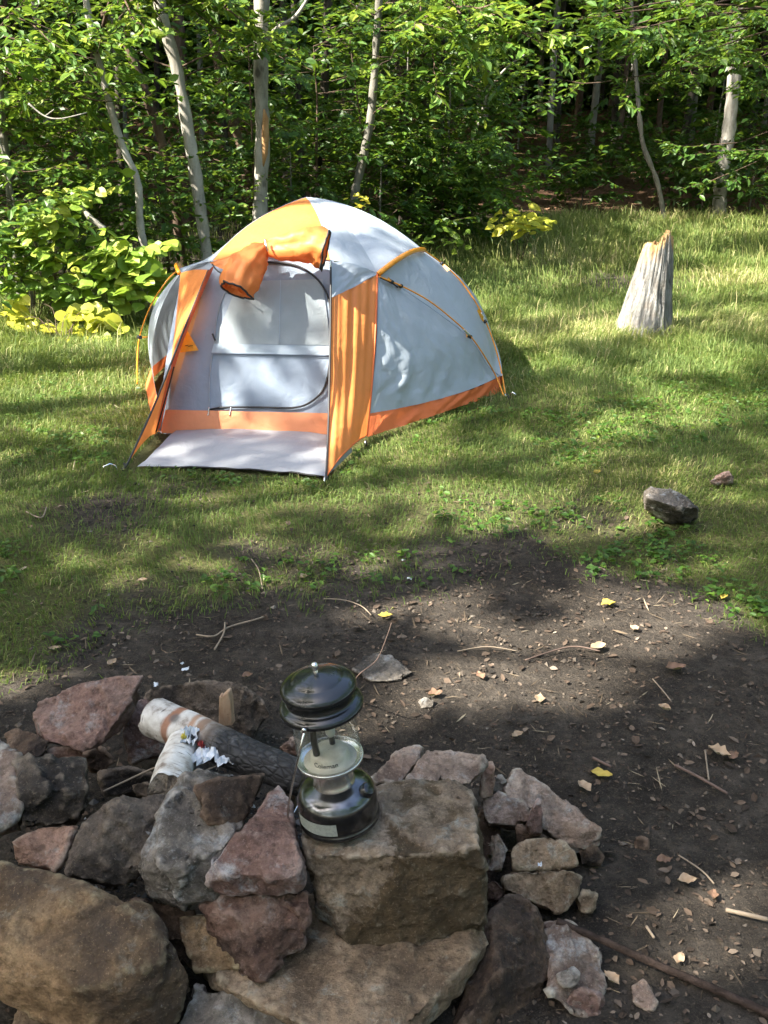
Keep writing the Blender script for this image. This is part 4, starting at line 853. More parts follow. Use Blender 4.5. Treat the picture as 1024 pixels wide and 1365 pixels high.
brown = k.mix(band(.185, .24, .03), white, (.10, .07, .05))
cf = k.n('ShaderNodeMapRange'); cf.inputs[1].default_value = .195; cf.inputs[2].default_value = .245; k.l(warp, cf.inputs[0])
cb = k.math('MULTIPLY', cf.outputs[0], k.ramp(vo.outputs[0], [(0, 0), (.25, 1)]))
M['charred_birch'] = k.done(k.bsdf(k.mix(cf.outputs[0], brown, char), .75, .3, bump=k.math('ADD', k.math('MULTIPLY', cb, .5), k.math('MULTIPLY', f, .6)), bstr=.7, bdist=.010).outputs[0])
k = NT('birch'); co = k.coord(); f = k.noise(co, 25, 6, .6); white = k.ramp(f, [(.3, (.22, .17, .13)), (.45, (.50, .46, .40)), (.68, (.70, .68, .64))]); lent = k.noise(k.coord('Object', (4, .5, .5)), 40, 3)
M['birch'] = k.done(k.bsdf(k.mix(k.ramp(lent, [(.6, 0), (.68, .8)]), white, (.06, .05, .045)), .75, .25, bump=f, bstr=.4).outputs[0])
M['endgrain'] = rock_mat('endgrain', (.16, .13, .10), (.30, .26, .21), (.40, .36, .30), sc=3)
M['split_wood'] = bark('split_wood', (.25, .14, .08), (.42, .29, .19), (.55, .43, .31), 40, .2)
M['stick'] = bark('stick', (.03, .02, .016), (.065, .045, .036), (.12, .09, .075), 40, 1)
M['stick_dark'] = bark('stick_dark', (.02, .014, .011), (.045, .031, .025), (.085, .06, .048), 40, 1)
M['twig_pale'] = plain('twig_pale', (.22, .17, .12), .8)
M['twig_dark'] = plain('twig_dark', (.10, .065, .05), .8)
def log(name, label, p0, p1, r0, r1, mat, seed, cat='log', n=22, m=30, bendv=(0, 0, 0), endm='endgrain', wob=.10):
    p0, p1 = Vector(p0), Vector(p1); ax = (p1-p0); L = ax.length; V, F = [], []; g = np.random.default_rng(seed)
    for i in range(m+1):
        t = i/m; c = Vector((t*L, 0, 0))+Vector((0, bendv[1], bendv[2]))*(4*t*(1-t)); r = r0+(r1-r0)*t
        for j in range(n):
            a = 2*math.pi*j/n; q_ = Vector((math.cos(a), math.sin(a), t*L*9)); nz = mnoise.fractal(q_*1.1+Vector((seed, 0, 0)), 1, 2, 3)
            V.append(c+Vector((0 if 0 < i < m else .012*mnoise.noise(q_*2), math.cos(a), math.sin(a)))*(r*(1+wob*nz) if True else r) if 0 < i < m else c+Vector((.02*mnoise.noise(q_*2.3), math.cos(a)*r*(1+wob*nz), math.sin(a)*r*(1+wob*nz))))
    for i in range(m):
        for j in range(n): F.append((i*n+j, i*n+(j+1) % n, (i+1)*n+(j+1) % n, (i+1)*n+j))
    rot = ax.to_track_quat('X', 'Z'); e = empty(name, p0, label, cat); e.rotation_mode = 'QUATERNION'; e.rotation_quaternion = rot
    me = bpy.data.meshes.new('bark'); me.from_pydata([tuple(v) for v in V], [], F); me.polygons.foreach_set('use_smooth', [True]*len(me.polygons)); me.update(); link('bark', me, M[mat], e)
    for s_, off in ((0, 0), (m, 1)):
        ring = [V[s_*n+j] for j in range(n)]; c = sum(ring, Vector())/n; EV = [c+(v-c)*.97 for v in ring]+[c+(v-c)*.5 for v in ring]+[c]
        EF = [(j, (j+1) % n, n+(j+1) % n, n+j) for j in range(n)]+[(n+j, n+(j+1) % n, 2*n) for j in range(n)]
        me = bpy.data.meshes.new('cut_end'); me.from_pydata([tuple(v) for v in EV], [], EF); me.update(); link('cut_end', me, M[endm], e)
    return e
log('birch_log', 'birch log charred black at one end, lying across the fire ring', UY(206, 956, 2.14), UY(412, 1042, 1.86), .048, .038, 'charred_birch', 3, endm='endgrain')
log('birch_log', 'short white birch log lying under the charred one', UY(246, 988, 2.06), UY(222, 1056, 1.80), .040, .040, 'birch', 5)
# split stub standing behind the log
sb = [UY(x, y, 2.14) for x, y in ((291, 968), (292, 928), (296, 932), (300, 924), (305, 922), (307, 935), (310, 968))]
def prism(name, label, pts, th, mat, cat, rv=(0, 1, 0), parent=None, group=None, smooth=False):
    rv = Vector(rv)*th; n = len(pts); c = sum((Vector(p) for p in pts), Vector())/n; base = Vector((c.x, c.y, min(Vector(p).z for p in pts)))
    V = [Vector(p)-base for p in pts]+[Vector(p)+rv-base for p in pts]; F = [tuple(range(n))[::-1], tuple(range(n, 2*n))]+[(i, (i+1) % n, n+(i+1) % n, n+i) for i in range(n)]
    bm = bmesh.new(); vs = [bm.verts.new(v) for v in V]
    for f in F: bm.faces.new([vs[i] for i in f])
    bmesh.ops.bevel(bm, geom=bm.edges[:], offset=th*.12, segments=1, affect='EDGES', clamp_overlap=True); bmesh.ops.recalc_face_normals(bm, faces=bm.faces)
    me = bpy.data.meshes.new(name); bm.to_mesh(me); bm.free(); o = link(name, me, mat, None, base); tag(o, label, cat, group); return o
prism('wood_stub', 'short split wood stub standing upright behind the birch log', sb, .022, M['split_wood'], 'firewood', (.2, 1, 0))
def stick(label, pts, r, mat, cat='stick', name='stick', r1=None, group=None, wob=.15, seed=1, forks=()):
    sp = smoothpts(pts, 6); g = np.random.default_rng(seed); n = len(sp); V, F = tube(sp, [(r+((r1 if r1 is not None else r)-r)*i/(n-1))*(1+wob*g.normal()*.5) for i in range(n)], 7)
    for f in forks: tube(smoothpts(f, 4), [r*.5]*(4*(len(f)-1)+1), 5, True, V, F)
    o = pyobj(name, V, F, M[mat], None, loc=sp[0]); tag(o, label, cat, group); return o
stick('long dark stick lying on the dirt in the bottom right corner', [U(742, 1228, .06), U(800, 1252, .045), U(880, 1288, .02), U(960, 1322, .015), U(1050, 1362, .012)], .0075, 'stick_dark', r1=.0095)
stick('thin forked twig lying across the inside of the ring', [UY(138, 1055, 1.94), UY(170, 1040, 1.96), UY(205, 1024, 1.98), UY(238, 1013, 2.0)], .0022, 'twig_pale', 'twig', 'twig', forks=([UY(238, 1013, 2.0), UY(250, 1004, 2.0)], [UY(238, 1013, 2.0), UY(248, 1022, 1.98), UY(256, 1025, 1.97)]))
stick('thin reddish twig standing up behind the lantern hood', [U(462, 925, .02), UY(478, 900, 2.45), UY(502, 880, 2.5), UY(516, 848, 2.52), UY(522, 830, 2.53)], .0022, 'twig_dark', 'twig', 'twig', r1=.001)
def gtw(label, px, r=.003, mat='twig_pale', z=.012, seed=1):
    stick(label, [U(x, y, z+tz(*U(x, y)[:2])+.006*(i % 2)) for i, (x, y) in enumerate(px)], r, mat, 'twig', 'twig', seed=seed)
gtw('pale bent twig on the bare soil left of the lantern', [(262, 846), (285, 848), (305, 836), (340, 826), (352, 822)])
gtw('short pale twig crossing the bent twig', [(286, 866), (298, 845), (300, 830)])
gtw('long thin dry stem curving over soil near the groundsheet', [(432, 798), (460, 800), (482, 808), (495, 820)], .002)
gtw('pale stalk lying at the right edge of the dirt', [(968, 1213), (995, 1219), (1024, 1226)], .005)
gtw('thin twig on the grass below the tent at the left', [(335, 745), (345, 760), (350, 785)], .002)
gtw('thin dry stem beside the right dirt patch', [(870, 905), (885, 922), (895, 935)], .002)
gtw('dark twig lying on the shaded soil right of the ring', [(900, 1020), (930, 1035), (970, 1058)], .004, 'twig_dark')
gtw('curved dry stem on the soil right of the lantern top', [(610, 868), (650, 862), (690, 868)], .002)
gtw('thin brown twig across the soil by the blocky stone', [(700, 880), (760, 862), (800, 868)], .0025, 'twig_dark')
gtw('pale twig at the left edge of the grass', [(35, 682), (55, 690), (62, 676)], .003)
gtw('thin straight straw on soil in the right foreground', [(905, 1140), (935, 1160), (952, 1178)], .002)
gtw('short pale twig near the lower right stick', [(862, 1235), (872, 1250)], .003)
gtw('slender dry stem leaning over leaves at right', [(940, 1000), (945, 1040)], .0022)
gtw('short dark twig behind the long block', [(790, 1010), (815, 1022)], .004, 'twig_dark')

# ================================================================== crumpled wrapper and paper bits
M['white_plastic'] = plain('white_plastic', (.50, .53, .56), .35, var=.15); M['red_print'] = plain('red_print', (.22, .03, .03), .4); M['yellow_print'] = plain('yellow_print', (.65, .55, .08), .4); M['dark_print'] = plain('dark_print', (.02, .02, .025), .4)
def crumple(name, label, c, sx_, sy_, h, seed, mat, cat, parent=None, rot=0.0, nrm=None, n=9):
    g = np.random.default_rng(seed); V, F = [], []
    for i in range(n):
        for j in range(n):
            u_, v_ = i/(n-1)-.5, j/(n-1)-.5; x = u_*sx_*(1+.25*g.normal()*.4); y = v_*sy_*(1+.25*g.normal()*.4); z = h*(g.uniform(-.5, .5)+mnoise.noise(Vector((u_*4, v_*4, seed))))
            V.append(Vector((x*math.cos(rot)-y*math.sin(rot), x*math.sin(rot)+y*math.cos(rot), z)))
    F = [(i*n+j, i*n+j+1, (i+1)*n+j+1, (i+1)*n+j) for i in range(n-1) for j in range(n-1)]
    me = bpy.data.meshes.new(name); me.from_pydata([tuple(v) for v in V], [], F); me.update()
    o = link(name, me, mat, parent, c); 
    if parent is None: tag(o, label, cat)
    return o
wrp = empty('crumpled_wrapper', UY(268, 1006, 1.97), 'crumpled white wrapper with red, dark and yellow print between the birch logs', 'wrapper')
for nm, dx, dy, dz, a, b, s_, m_ in (('foil', .012, -.01, .012, .075, .05, 3, 'white_plastic'), ('foil', -.03, .03, .03, .06, .04, 4, 'white_plastic'), ('foil', .06, -.02, .01, .05, .05, 5, 'white_plastic'), ('printed_patch', .0, .005, .026, .020, .010, 6, 'red_print'), ('printed_patch', -.022, .015, .034, .016, .008, 7, 'dark_print'), ('printed_patch', -.04, .02, .036, .012, .010, 8, 'yellow_print')):
    crumple(nm, None, (dx, dy, dz), a, b, .016, s_, M[m_], None, wrp, .4*s_)
for i, (px, py, s_, lb_) in enumerate(((247, 891, .022, 'small white foil scrap on the soil behind the ring'), (243, 884, .012, 'tiny white scrap just above the foil scrap'), (208, 912, .018, 'tiny white scrap beside the tilted slab'), (546, 771, .018, 'small white paper bit on bare soil below the tent'), (538, 746, .014, 'tiny white bit at the edge of the grass'), (720, 1152, .012, 'white chip lying on the sunlit tan stone'))):
    crumple('paper_scrap', lb_, U(px, py, .012 if i < 5 else .13), s_, s_*.7, .006, 20+i, M['white_plastic'], 'scrap', None, i*.9, n=5)

# ================================================================== STUMP
sx0 = STUMP; g = np.random.default_rng(3); V, F, T = [], [], []; n, m = 130, 46
k = NT('stump_wood'); co = k.coord('Object', (1, 1, .12)); f = k.noise(co, 32, 6, .65, .3); g2 = k.noise(k.coord(), 9, 5); a_ = k.n('ShaderNodeAttribute', attribute_name='tint')
c = k.ramp(f, [(.28, (.035, .032, .028)), (.46, (.165, .160, .150)), (.70, (.31, .305, .292))]); c = k.mix(k.ramp(g2, [(.52, 0), (.66, .6)]), c, (.17, .145, .12))
rot_ = k.ramp(f, [(.3, (.20, .11, .05)), (.5, (.42, .27, .12)), (.7, (.60, .46, .27))]); c = k.mix(k.ramp(k.math('ADD', a_.outputs['Fac'], k.math('MULTIPLY', k.math('SUBTRACT', g2, .5), .9)), [(.45, 0), (.75, 1)]), c, rot_)
M['stump'] = k.done(k.bsdf(c, .85, .2, bump=k.math('ADD', f, k.math('MULTIPLY', k.noise(k.coord(), 45, 6, .7), .5)), bstr=1.0, bdist=.02).outputs[0])
for ring in (0, 1):
    for i in range(m):
        t = i/(m-1)
        for j in range(n):
            a = 2*math.pi*j/n; ca, sa = math.cos(a), math.sin(a)
            j_ = .05*mnoise.noise(Vector((ca*2.2, sa*2.2, 4.5)))+.045*mnoise.noise(Vector((ca*6, sa*6, 1.5)))+.025*mnoise.noise(Vector((ca*17, sa*17, 2.5)))
            top = .655+.035*ca-.03*sa+1.0*j_
            z = top*t-.05*(1-t); zz = max(0, min(1, z/.74))
            rx = .205-.125*zz+.03*math.exp(-max(z, 0)/.06); lean = (.195-.065*zz)-(.205-.125*zz)
            r = rx*(1+.07*mnoise.noise(Vector((ca*2.5, sa*2.5, z*2)))+.09*mnoise.noise(Vector((ca*7, sa*7, z*1.8)))-.10*max(0, 1-abs(mnoise.noise(Vector((ca*6+3, sa*6, z*1.1))))*7)+.04*mnoise.noise(Vector((ca*24, sa*24, z*5))))*(1 if ring == 0 else .55)
            V.append((sx0.x+r*ca+lean, sx0.y+.16+r*sa, z)); T.append(max(0, 1-(top-z)/.09, .75*(1-(top-z)/.33) if ca < -.2 else 0) if ring == 0 else 1.0)
for ring in (0, 1):
    o_ = ring*n*m
    for i in range(m-1):
        for j in range(n):
            q4 = (o_+i*n+j, o_+i*n+(j+1) % n, o_+(i+1)*n+(j+1) % n, o_+(i+1)*n+j); F.append(q4 if ring == 0 else q4[::-1])
for j in range(n): F.append(((m-1)*n+j, (m-1)*n+(j+1) % n, n*m+(m-1)*n+(j+1) % n, n*m+(m-1)*n+j))
st = pyobj('tree_stump', V, F, M['stump'], None, loc=(sx0.x, sx0.y+.16, 0), tint=T); tag(st, 'weathered grey tree stump with a jagged broken top on the lawn', 'stump')
# ================================================================== fallen leaves and chips
M['dead_yellow'] = leaf_mat('dead_yellow', [(0, (.38, .27, .05)), (1, (.55, .42, .09))], .2, .6); M['dead_tan'] = leaf_mat('dead_tan', [(0, (.26, .17, .10)), (1, (.42, .32, .22))], .15, .7); M['dead_brown'] = leaf_mat('dead_brown', [(0, (.12, .07, .045)), (1, (.24, .14, .09))], .15, .7)
def deadleaf(label, px, py, L, rot, mat, seed, curl=.5):
    g = np.random.default_rng(seed); V, F = [], []; n = 8; prof = [0, .55, .9, 1, .92, .72, .42, .0]
    for i in range(n):
        t = i/(n-1)
        for j in (-1, -.5, 0, .5, 1):
            wv = prof[i]*.32*L*(1+.12*g.normal()); x = (t-.5)*L; y = j*wv; z = .004+abs(j)*wv*curl+L*.18*curl*(2*t-1)**2+.002*g.normal()
            V.append((x*math.cos(rot)-y*math.sin(rot), x*math.sin(rot)+y*math.cos(rot), z))
    F = [(i*5+j, i*5+j+1, (i+1)*5+j+1, (i+1)*5+j) for i in range(n-1) for j in range(4)]
    me = bpy.data.meshes.new('fallen_leaf'); me.from_pydata(V, [], F); me.polygons.foreach_set('use_smooth', [True]*len(me.polygons)); me.update(); a = me.attributes.new('tint', 'FLOAT', 'POINT'); a.data.foreach_set('value', g.uniform(0, 1, len(V)).astype(np.float32))
    p = U(px, py, 0); p.z = tz(p.x, p.y)+.008; o = link('fallen_leaf', me, M[mat], None, p); tag(o, label, 'leaf', 'fallen leaves on the ground')
for i, (lb_, px, py, L, rt, mt) in enumerate((
    ('yellow fallen leaf on the soil above the lantern', 514, 823, .045, .1, 'dead_yellow'), ('yellow-brown leaf lying on the dirt left of the tan leaves', 811, 807, .05, .3, 'dead_yellow'),
    ('yellow leaf in the grass left of the blocky stone', 796, 631, .05, 1.2, 'dead_yellow'), ('pinkish tan leaf on the soil right of the lantern', 719, 936, .04, 1.4, 'dead_tan'),
    ('curled tan leaf near the right dirt patch', 797, 867, .05, .4, 'dead_tan'), ('brown leaf beside the grass at the right', 900, 895, .06, .2, 'dead_brown'),
    ('pale yellow leaf next to the long block', 801, 1037, .05, -.4, 'dead_yellow'), ('whitish curled leaf below the pale yellow leaf', 779, 1054, .04, -1.0, 'dead_tan'),
    ('large tan leaf on the dark soil at the right', 958, 1010, .055, -.7, 'dead_tan'), ('small brown leaf next to the large tan leaf', 976, 1012, .04, .9, 'dead_brown'),
    ('tan leaf on the soil below the tent corner', 406, 769, .035, .5, 'dead_tan'), ('small yellow leaf at the right edge of the lawn', 965, 798, .035, .8, 'dead_yellow'),
    ('tan leaf on soil in front of the left grass tuft', 74, 868, .035, .2, 'dead_tan'), ('curled brown leaf above the left foil scrap', 150, 888, .035, 1.1, 'dead_tan'),
    ('tan leaf lying between the lantern top and the flat sunk stone', 580, 930, .04, .3, 'dead_brown'), ('brown leaf on the soil right of the flat sunk stone', 640, 905, .04, 1.9, 'dead_brown'),
    ('tan leaf close behind the grey slab', 690, 985, .035, .6, 'dead_tan'), ('tan leaf on the soil at far right middle', 885, 950, .035, 2.4, 'dead_tan'),
    ('orange-brown leaf on soil right of the sunlit stones', 885, 1152, .035, .2, 'dead_brown'), ('pale leaf near the pale stalk at the right', 915, 1180, .04, .1, 'dead_tan'),
    ('brown leaf left of the pale stalk', 950, 1200, .03, 1.3, 'dead_brown'), ('tan leaf fragment above the dark stick', 905, 1283, .03, 1.0, 'dead_tan'),
    ('tan leaf on the lawn before the groundsheet', 190, 775, .035, .4, 'dead_tan'), ('brown leaf beside the pale bent twig', 330, 905, .03, .4, 'dead_brown'),
    ('tan leaf under the right side of the long twig', 845, 840, .035, 2.0, 'dead_tan'), ('dead leaf on the soil by the small brown stone', 815, 1310, .035, 2.2, 'dead_tan'))):
    deadleaf(lb_, px, py, L*1.15, rt, mt, 100+i, .35+.25*((i*7) % 3))
# litter: bark chips, needles and leaf crumbs nobody could count
def scatter(n, xr, yr, dens, g):
    x = g.uniform(*xr, n); y = g.uniform(*yr, n); k_ = g.uniform(0, 1, n) < dens(x, y); return x[k_], y[k_]
def near_keep(x, y):
    r = np.zeros(len(x), bool)
    for a, b, c in KEEP: r |= (x-a)**2+(y-b)**2 < (c*.8)**2
    return r
def flakes(name, label, n, dens, lo, hi, aspect, stops, seed, xr=(-3.4, 3.8), yr=(1.0, 6.0), tilt=.35):
    g = np.random.default_rng(seed); x, y = scatter(n, xr, yr, dens, g); kk = ~in_poly(x, y, TENT_POLY); x, y = x[kk], y[kk]; n = len(x)
    P = np.stack([x, y, terr(x, y)+g.uniform(-.001, .008, n)], 1); a = g.uniform(0, 6.28, n); D = np.stack([np.cos(a), np.sin(a), g.normal(0, tilt*.5, n)], 1); N = np.array([[0, 0, 1.]])+g.normal(0, tilt, (n, 3)); L = g.uniform(lo, hi, n)**1.0*g.choice([.6, 1, 1.5], n, p=[.55, .33, .12])
    V, F, T = leaves_mesh(P, D, N, L, L*aspect*g.uniform(.6, 1.3, n), g.uniform(0, 1, n)**1.3, .3, -.05); me = fast_mesh(name, V, [F], T)
    k = NT(name); at = k.n('ShaderNodeAttribute', attribute_name='tint'); o = link(name, me, k.done(k.bsdf(k.ramp(at.outputs['Fac'], stops), .85, .2).outputs[0])); o['kind'] = 'stuff'; o['label'] = label; o['category'] = 'litter'; return o
flakes('leaf_litter', 'small bark chips and leaf crumbs scattered over the bare soil', 62000, lambda x, y: (1-gmask(x, y))*np.clip(.25+1.1*fnoise(x, y, .5, 71)*np.where((x > .3) & (y < 2.6), 1.6, .7), 0, 1), .007, .024, .28, [(0, (.026, .019, .014)), (.4, (.065, .045, .032)), (.75, (.10, .072, .052)), (.97, (.14, .108, .082)), (1, (.22, .18, .14))], 81)
def clods(name, label, n, dens, lo, hi, stops, seed, xr=(-3.2, 3.6), yr=(1.0, 5.2)):
    g = np.random.default_rng(seed); x, y = scatter(n, xr, yr, dens, g); kk = ~in_poly(x, y, TENT_POLY); x, y = x[kk], y[kk]; n = len(x)
    r = lo+(hi-lo)*g.uniform(0, 1, n)**3; P = np.stack([x, y, terr(x, y)+r*.1], 1)
    base = np.array([[1, 0, 0], [0, 1, 0], [-1, 0, 0], [0, -1, 0], [0, 0, .8], [0, 0, -.6]], float)
    V = P[:, None]+base[None]*r[:, None, None]*g.uniform(.55, 1.25, (n, 6, 3))+g.normal(0, .25, (n, 6, 3))*r[:, None, None]; i = np.arange(n)[:, None]*6
    F = np.concatenate([i+np.array([f]) for f in ([0, 1, 4], [1, 2, 4], [2, 3, 4], [3, 0, 4], [1, 0, 5], [2, 1, 5], [3, 2, 5], [0, 3, 5])])
    k = NT(name); at = k.n('ShaderNodeAttribute', attribute_name='tint'); o = link(name, fast_mesh(name, V.reshape(-1, 3), [F], np.repeat(g.uniform(0, 1, n), 6)), k.done(k.bsdf(k.ramp(at.outputs['Fac'], stops), .9, .2).outputs[0])); o['kind'] = 'stuff'; o['label'] = label; o['category'] = 'soil'; return o
clods('soil_crumbs', 'crumbs of soil, charcoal and grit on the bare ground', 34000, lambda x, y: np.clip(1.05-gmask(x, y), 0, 1)*np.clip(.2+1.2*fnoise(x, y, .35, 73), 0, 1), .0022, .011, [(0, (.018, .016, .014)), (.45, (.045, .037, .030)), (.8, (.085, .068, .053)), (.98, (.12, .10, .08)), (1, (.20, .18, .15))], 84)
clods('ash_bed', 'charcoal and ash lumps on the floor of the fire ring', 1500, lambda x, y: (((x+.47)/.30)**2+((y-2.02)/.26)**2 < 1)*1.0, .004, .017, [(0, (.008, .008, .008)), (.6, (.03, .03, .03)), (.85, (.10, .10, .10)), (1, (.30, .30, .29))], 85, (-.85, -.1), (1.7, 2.4))
flakes('needle_litter', 'thin straw and needles scattered over the bare soil', 8000, lambda x, y: (1-gmask(x, y)*.6), .02, .06, .035, [(0, (.06, .045, .03)), (.7, (.14, .105, .07)), (1, (.30, .25, .17))], 82)
flakes('forest_litter', 'dead brown leaves covering the ground inside the wood', 9000, lambda x, y: 1.0+0*x, .05, .11, .34, [(0, (.06, .035, .02)), (.5, (.15, .085, .05)), (1, (.30, .20, .13))], 83, (-9, 16), (14.5, 32))

# ================================================================== TREES AND SHRUBS
def foot(p): return Vector((p.x, p.y, tz(p.x, p.y)))
def px_trunk(pxs, Y, dY=0.0):
    n = len(pxs); pts = [UY(x, y, Y+dY*i/(n-1)) for i, (x, y) in enumerate(pxs)]
    f = pts[0]; gz = tz(f.x, f.y)
    if f.z > gz+.15:                                   # carry the trunk on down to the ground
        d = (pts[0]-pts[1]); d = d/abs(d.z) if d.z < 0 else Vector((0, 0, -1)); pts = [Vector((f.x+.6*d.x*(f.z-gz), f.y, gz))]+pts
    return pts
LEFT = (-math.pi/2, 1.3)
make_tree('slender_tree', 'thin crooked pale sapling leaning left, leftmost of the bare stems', px_trunk([(193, 335), (187, 300), (183, 240), (162, 192), (142, 122), (118, 20), (108, -60)], 8.3), .032, .022, 'bark_pale', 11, 12, (1.6, 3.2), .8, .075, .5, ext=3.5, az=LEFT)
make_tree('slender_tree', 'smooth pale grey tree leaning left behind the left side of the tent', px_trunk([(276, 345), (265, 262), (252, 182), (236, 92), (216, 22), (205, -60)], 9.0), .056, .040, 'bark_pale', 12, 14, (1.5, 3.4), .9, .078, .55, ext=5, az=LEFT)
t3 = make_tree('slender_tree', 'straight pale tree with an orange bark scar behind the tent top', px_trunk([(347, 275), (350, 182), (348, 100), (349, 0), (350, -60)], 9.6), .066, .056, 'bark_pale', 13, 8, (1.9, 3.2), 1.0, .078, .5, ext=6, az=LEFT)
# scar on the bark
sc_ = [UY(351, 222, 9.545), UY(353, 205, 9.542), UY(354, 180, 9.54), UY(354, 158, 9.54), UY(352, 145, 9.545)]
V, F = tube(sc_, [.006, .026, .032, .026, .006], 10); o = pyobj('bark_scar', V, F, M['scar'], t3)
V, F = tube(smoothpts([UY(354, 55, 9.6), UY(370, 38, 9.55), UY(396, 20, 9.5), UY(420, -20, 9.5)], 5), [.024*(1-.03*i) for i in range(16)], 8); pyobj('limb', V, F, M['bark_pale'], t3)
make_tree('slender_tree', 'dim brown trunk leaning left between the two left pale trees', px_trunk([(235, 290), (228, 250), (214, 182), (192, 118), (170, 58), (150, -40)], 10.8), .05, .042, 'bark_brown', 14, 10, (1.0, 3.2), 1.0, .078, .3, ext=5)
make_tree('slender_tree', 'reddish brown trunk left of the scarred tree', px_trunk([(335, 290), (328, 225), (310, 158), (292, 92), (275, -40)], 11.2), .055, .045, 'bark_brown', 15, 10, (.8, 3.4), 1.1, .08, .3, ext=5)
make_tree('slender_tree', 'grey crooked tree above the right shoulder of the tent', px_trunk([(472, 265), (480, 228), (493, 165), (499, 105), (502, 55), (508, -40)], 10.6), .042, .032, 'bark_grey', 16, 9, (1.2, 2.8), .9, .08, .45, ext=5)
make_tree('slender_tree', 'dark thin trunk midway between scarred tree and crooked grey tree', px_trunk([(420, 262), (426, 190), (432, 125), (436, 40), (440, -40)], 12.0), .05, .042, 'bark_dark', 17, 12, (.8, 3.6), 1.2, .085, .3, ext=6)
make_tree('forest_tree', 'thick dark trunk at the wood edge right of the tent top', px_trunk([(541, 322), (541, 280), (539, 235), (538, 140), (536, 40), (535, -50)], 13.4), .10, .085, 'bark_dark', 18, 20, (.9, 3.4), 1.2, .085, .35, ext=7)
make_tree('slender_tree', 'young tree with pale bare twigs at the left end of the path', px_trunk([(626, 300), (627, 200), (640, 160), (652, 120), (676, 90), (705, 70)], 12.6), .020, .010, 'bark_pale', 19, 16, (.5, 2.4), .8, .08, .55, az=(math.pi+.3, 1.2))
make_tree('slender_tree', 'thin leaning sapling at the edge of the lawn behind the stump', px_trunk([(885, 288), (876, 242), (858, 195), (852, 150), (848, 100), (842, 20), (840, -40)], 15.0), .038, .024, 'bark_grey', 20, 14, (1.7, 3.4), 1.2, .10, .5, ext=3)
make_tree('forest_tree', 'pale trunk with a sunlit blaze at the right edge of the wood', px_trunk([(960, 262), (963, 225), (972, 170), (980, 90), (988, 0), (992, -50)], 16.0), .105, .09, 'bark_pale', 21, 12, (1.9, 3.8), 1.6, .10, .4, ext=6)
make_tree('slender_tree', 'thin dark stem left of the leftmost pale sapling', px_trunk([(22, 350), (17, 300), (10, 230), (2, 150), (-4, 40)], 8.6), .03, .024, 'bark_grey', 22, 10, (1.2, 3.0), .9, .075, .55, ext=3, az=(0, 1.4))
stick('thick broken pale branch sticking out of the left bushes', [UY(139, 306, 8.0), UY(122, 292, 8.0), UY(104, 272, 8.05), UY(96, 255, 8.1)], .026, 'bark_pale', 'branch', 'dead_branch', r1=.016)
stick('bare grey branch reaching right across the left foliage', [UY(38, 138, 7.7), UY(60, 155, 7.7), UY(82, 158, 7.7), UY(116, 150, 7.75)], .007, 'bark_pale', 'branch', 'dead_branch', r1=.003, forks=([UY(60, 155, 7.7), UY(72, 146, 7.7)],))
# leafy boughs hanging in from trees beyond the frame: each belongs to a tree of its own
def bough_tree(label, trunk_xy, h, tips, Y, ll, tint, seed, leafm='leaf', r=.09, wr=.27, per=28, bl=.8, barkm='bark_grey', twigs=6, nb=5):
    g = np.random.default_rng(seed); x, y = trunk_xy; b = Vector((x, y, tz(x, y))); e = empty('overhanging_tree', b, label, 'tree')
    pts = bend(g, b-Vector((0, 0, .05)), (0, 0, 1), h, 8, .04, .1); V, F = tube(smoothpts(pts, 3), [r*(1-.5*i/24) for i in range(25)], 9); pyobj('trunk', V, F, M[barkm], e)
    lv = Leaves(); BV, BF = [], []
    for (px, py) in tips:
        tp_ = UY(px, py, Y+g.uniform(-.4, .4)); zz = max(1.0, tp_.z-.2+g.uniform(0, .5)); s = Vector((x, y, zz)); mid = s.lerp(tp_, .55)+Vector((0, 0, .25)); br = smoothpts([s, mid, tp_], 8); tube(br, [.022*(1-.85*i/16) for i in range(17)], 6, False, BV, BF)
        d = (tp_-s).normalized()
        for q in range(nb):
            i = g.integers(8, 17); side = d.cross(Vector((0, 0, 1)))*(1 if q % 2 else -1); branch_out(g, lv, BV, BF, br[i], d*g.uniform(.4, 1)+side*g.uniform(.2, .9)+Vector((0, 0, g.normal(-.05, .2))), bl*g.uniform(.5, 1.1), ll, wr, per, tint, .006, twigs)
    pyobj('branches', BV, BF, M['bark_brown'], e)['kind'] = 'stuff'; link('crown', lv.mesh('crown', b), M[leafm], e); return e
bough_tree('leafy tree whose bright sprays hang in at the upper left edge', (-4.9, 8.6), 6, [(60, 120), (30, 180), (90, 70), (20, 230), (70, 200), (5, 90), (110, 130), (40, 30)], 8.4, .095, .72, 31, 'leaf', bl=.6)
bough_tree('tree whose bright leaf sprays hang down at the top left centre', (-2.6, 10.6), 7, [(265, 20), (300, 50), (230, 10), (180, 30), (290, 5), (330, 30)], 8.8, .105, .8, 32, bl=.5, r=.04, barkm='bark_dark')
bough_tree('tree whose large bright leaves hang down at the top centre', (.45, 13.6), 7, [(500, 20), (560, 30), (610, 10), (640, 50), (520, 80), (580, 90), (660, 20), (700, 45)], 9.8, .11, .75, 33, bl=.6, r=.05, barkm='bark_dark')
bough_tree('tree with leafy boughs spreading over the path at the top right', (6.2, 13.2), 8, [(760, 60), (820, 40), (880, 30), (910, 80), (800, 110), (740, 30), (870, 100), (930, 60), (790, 20), (850, 60)], 11.5, .105, .55, 34, bl=.8)
bough_tree('tree with dark leafy boughs at the right edge above the pale trunk', (7.6, 15.6), 8, [(1000, 80), (1015, 130), (990, 30), (1020, 200), (965, 60), (985, 190), (950, 20), (975, 230)], 14, .10, .35, 35, bl=.8)
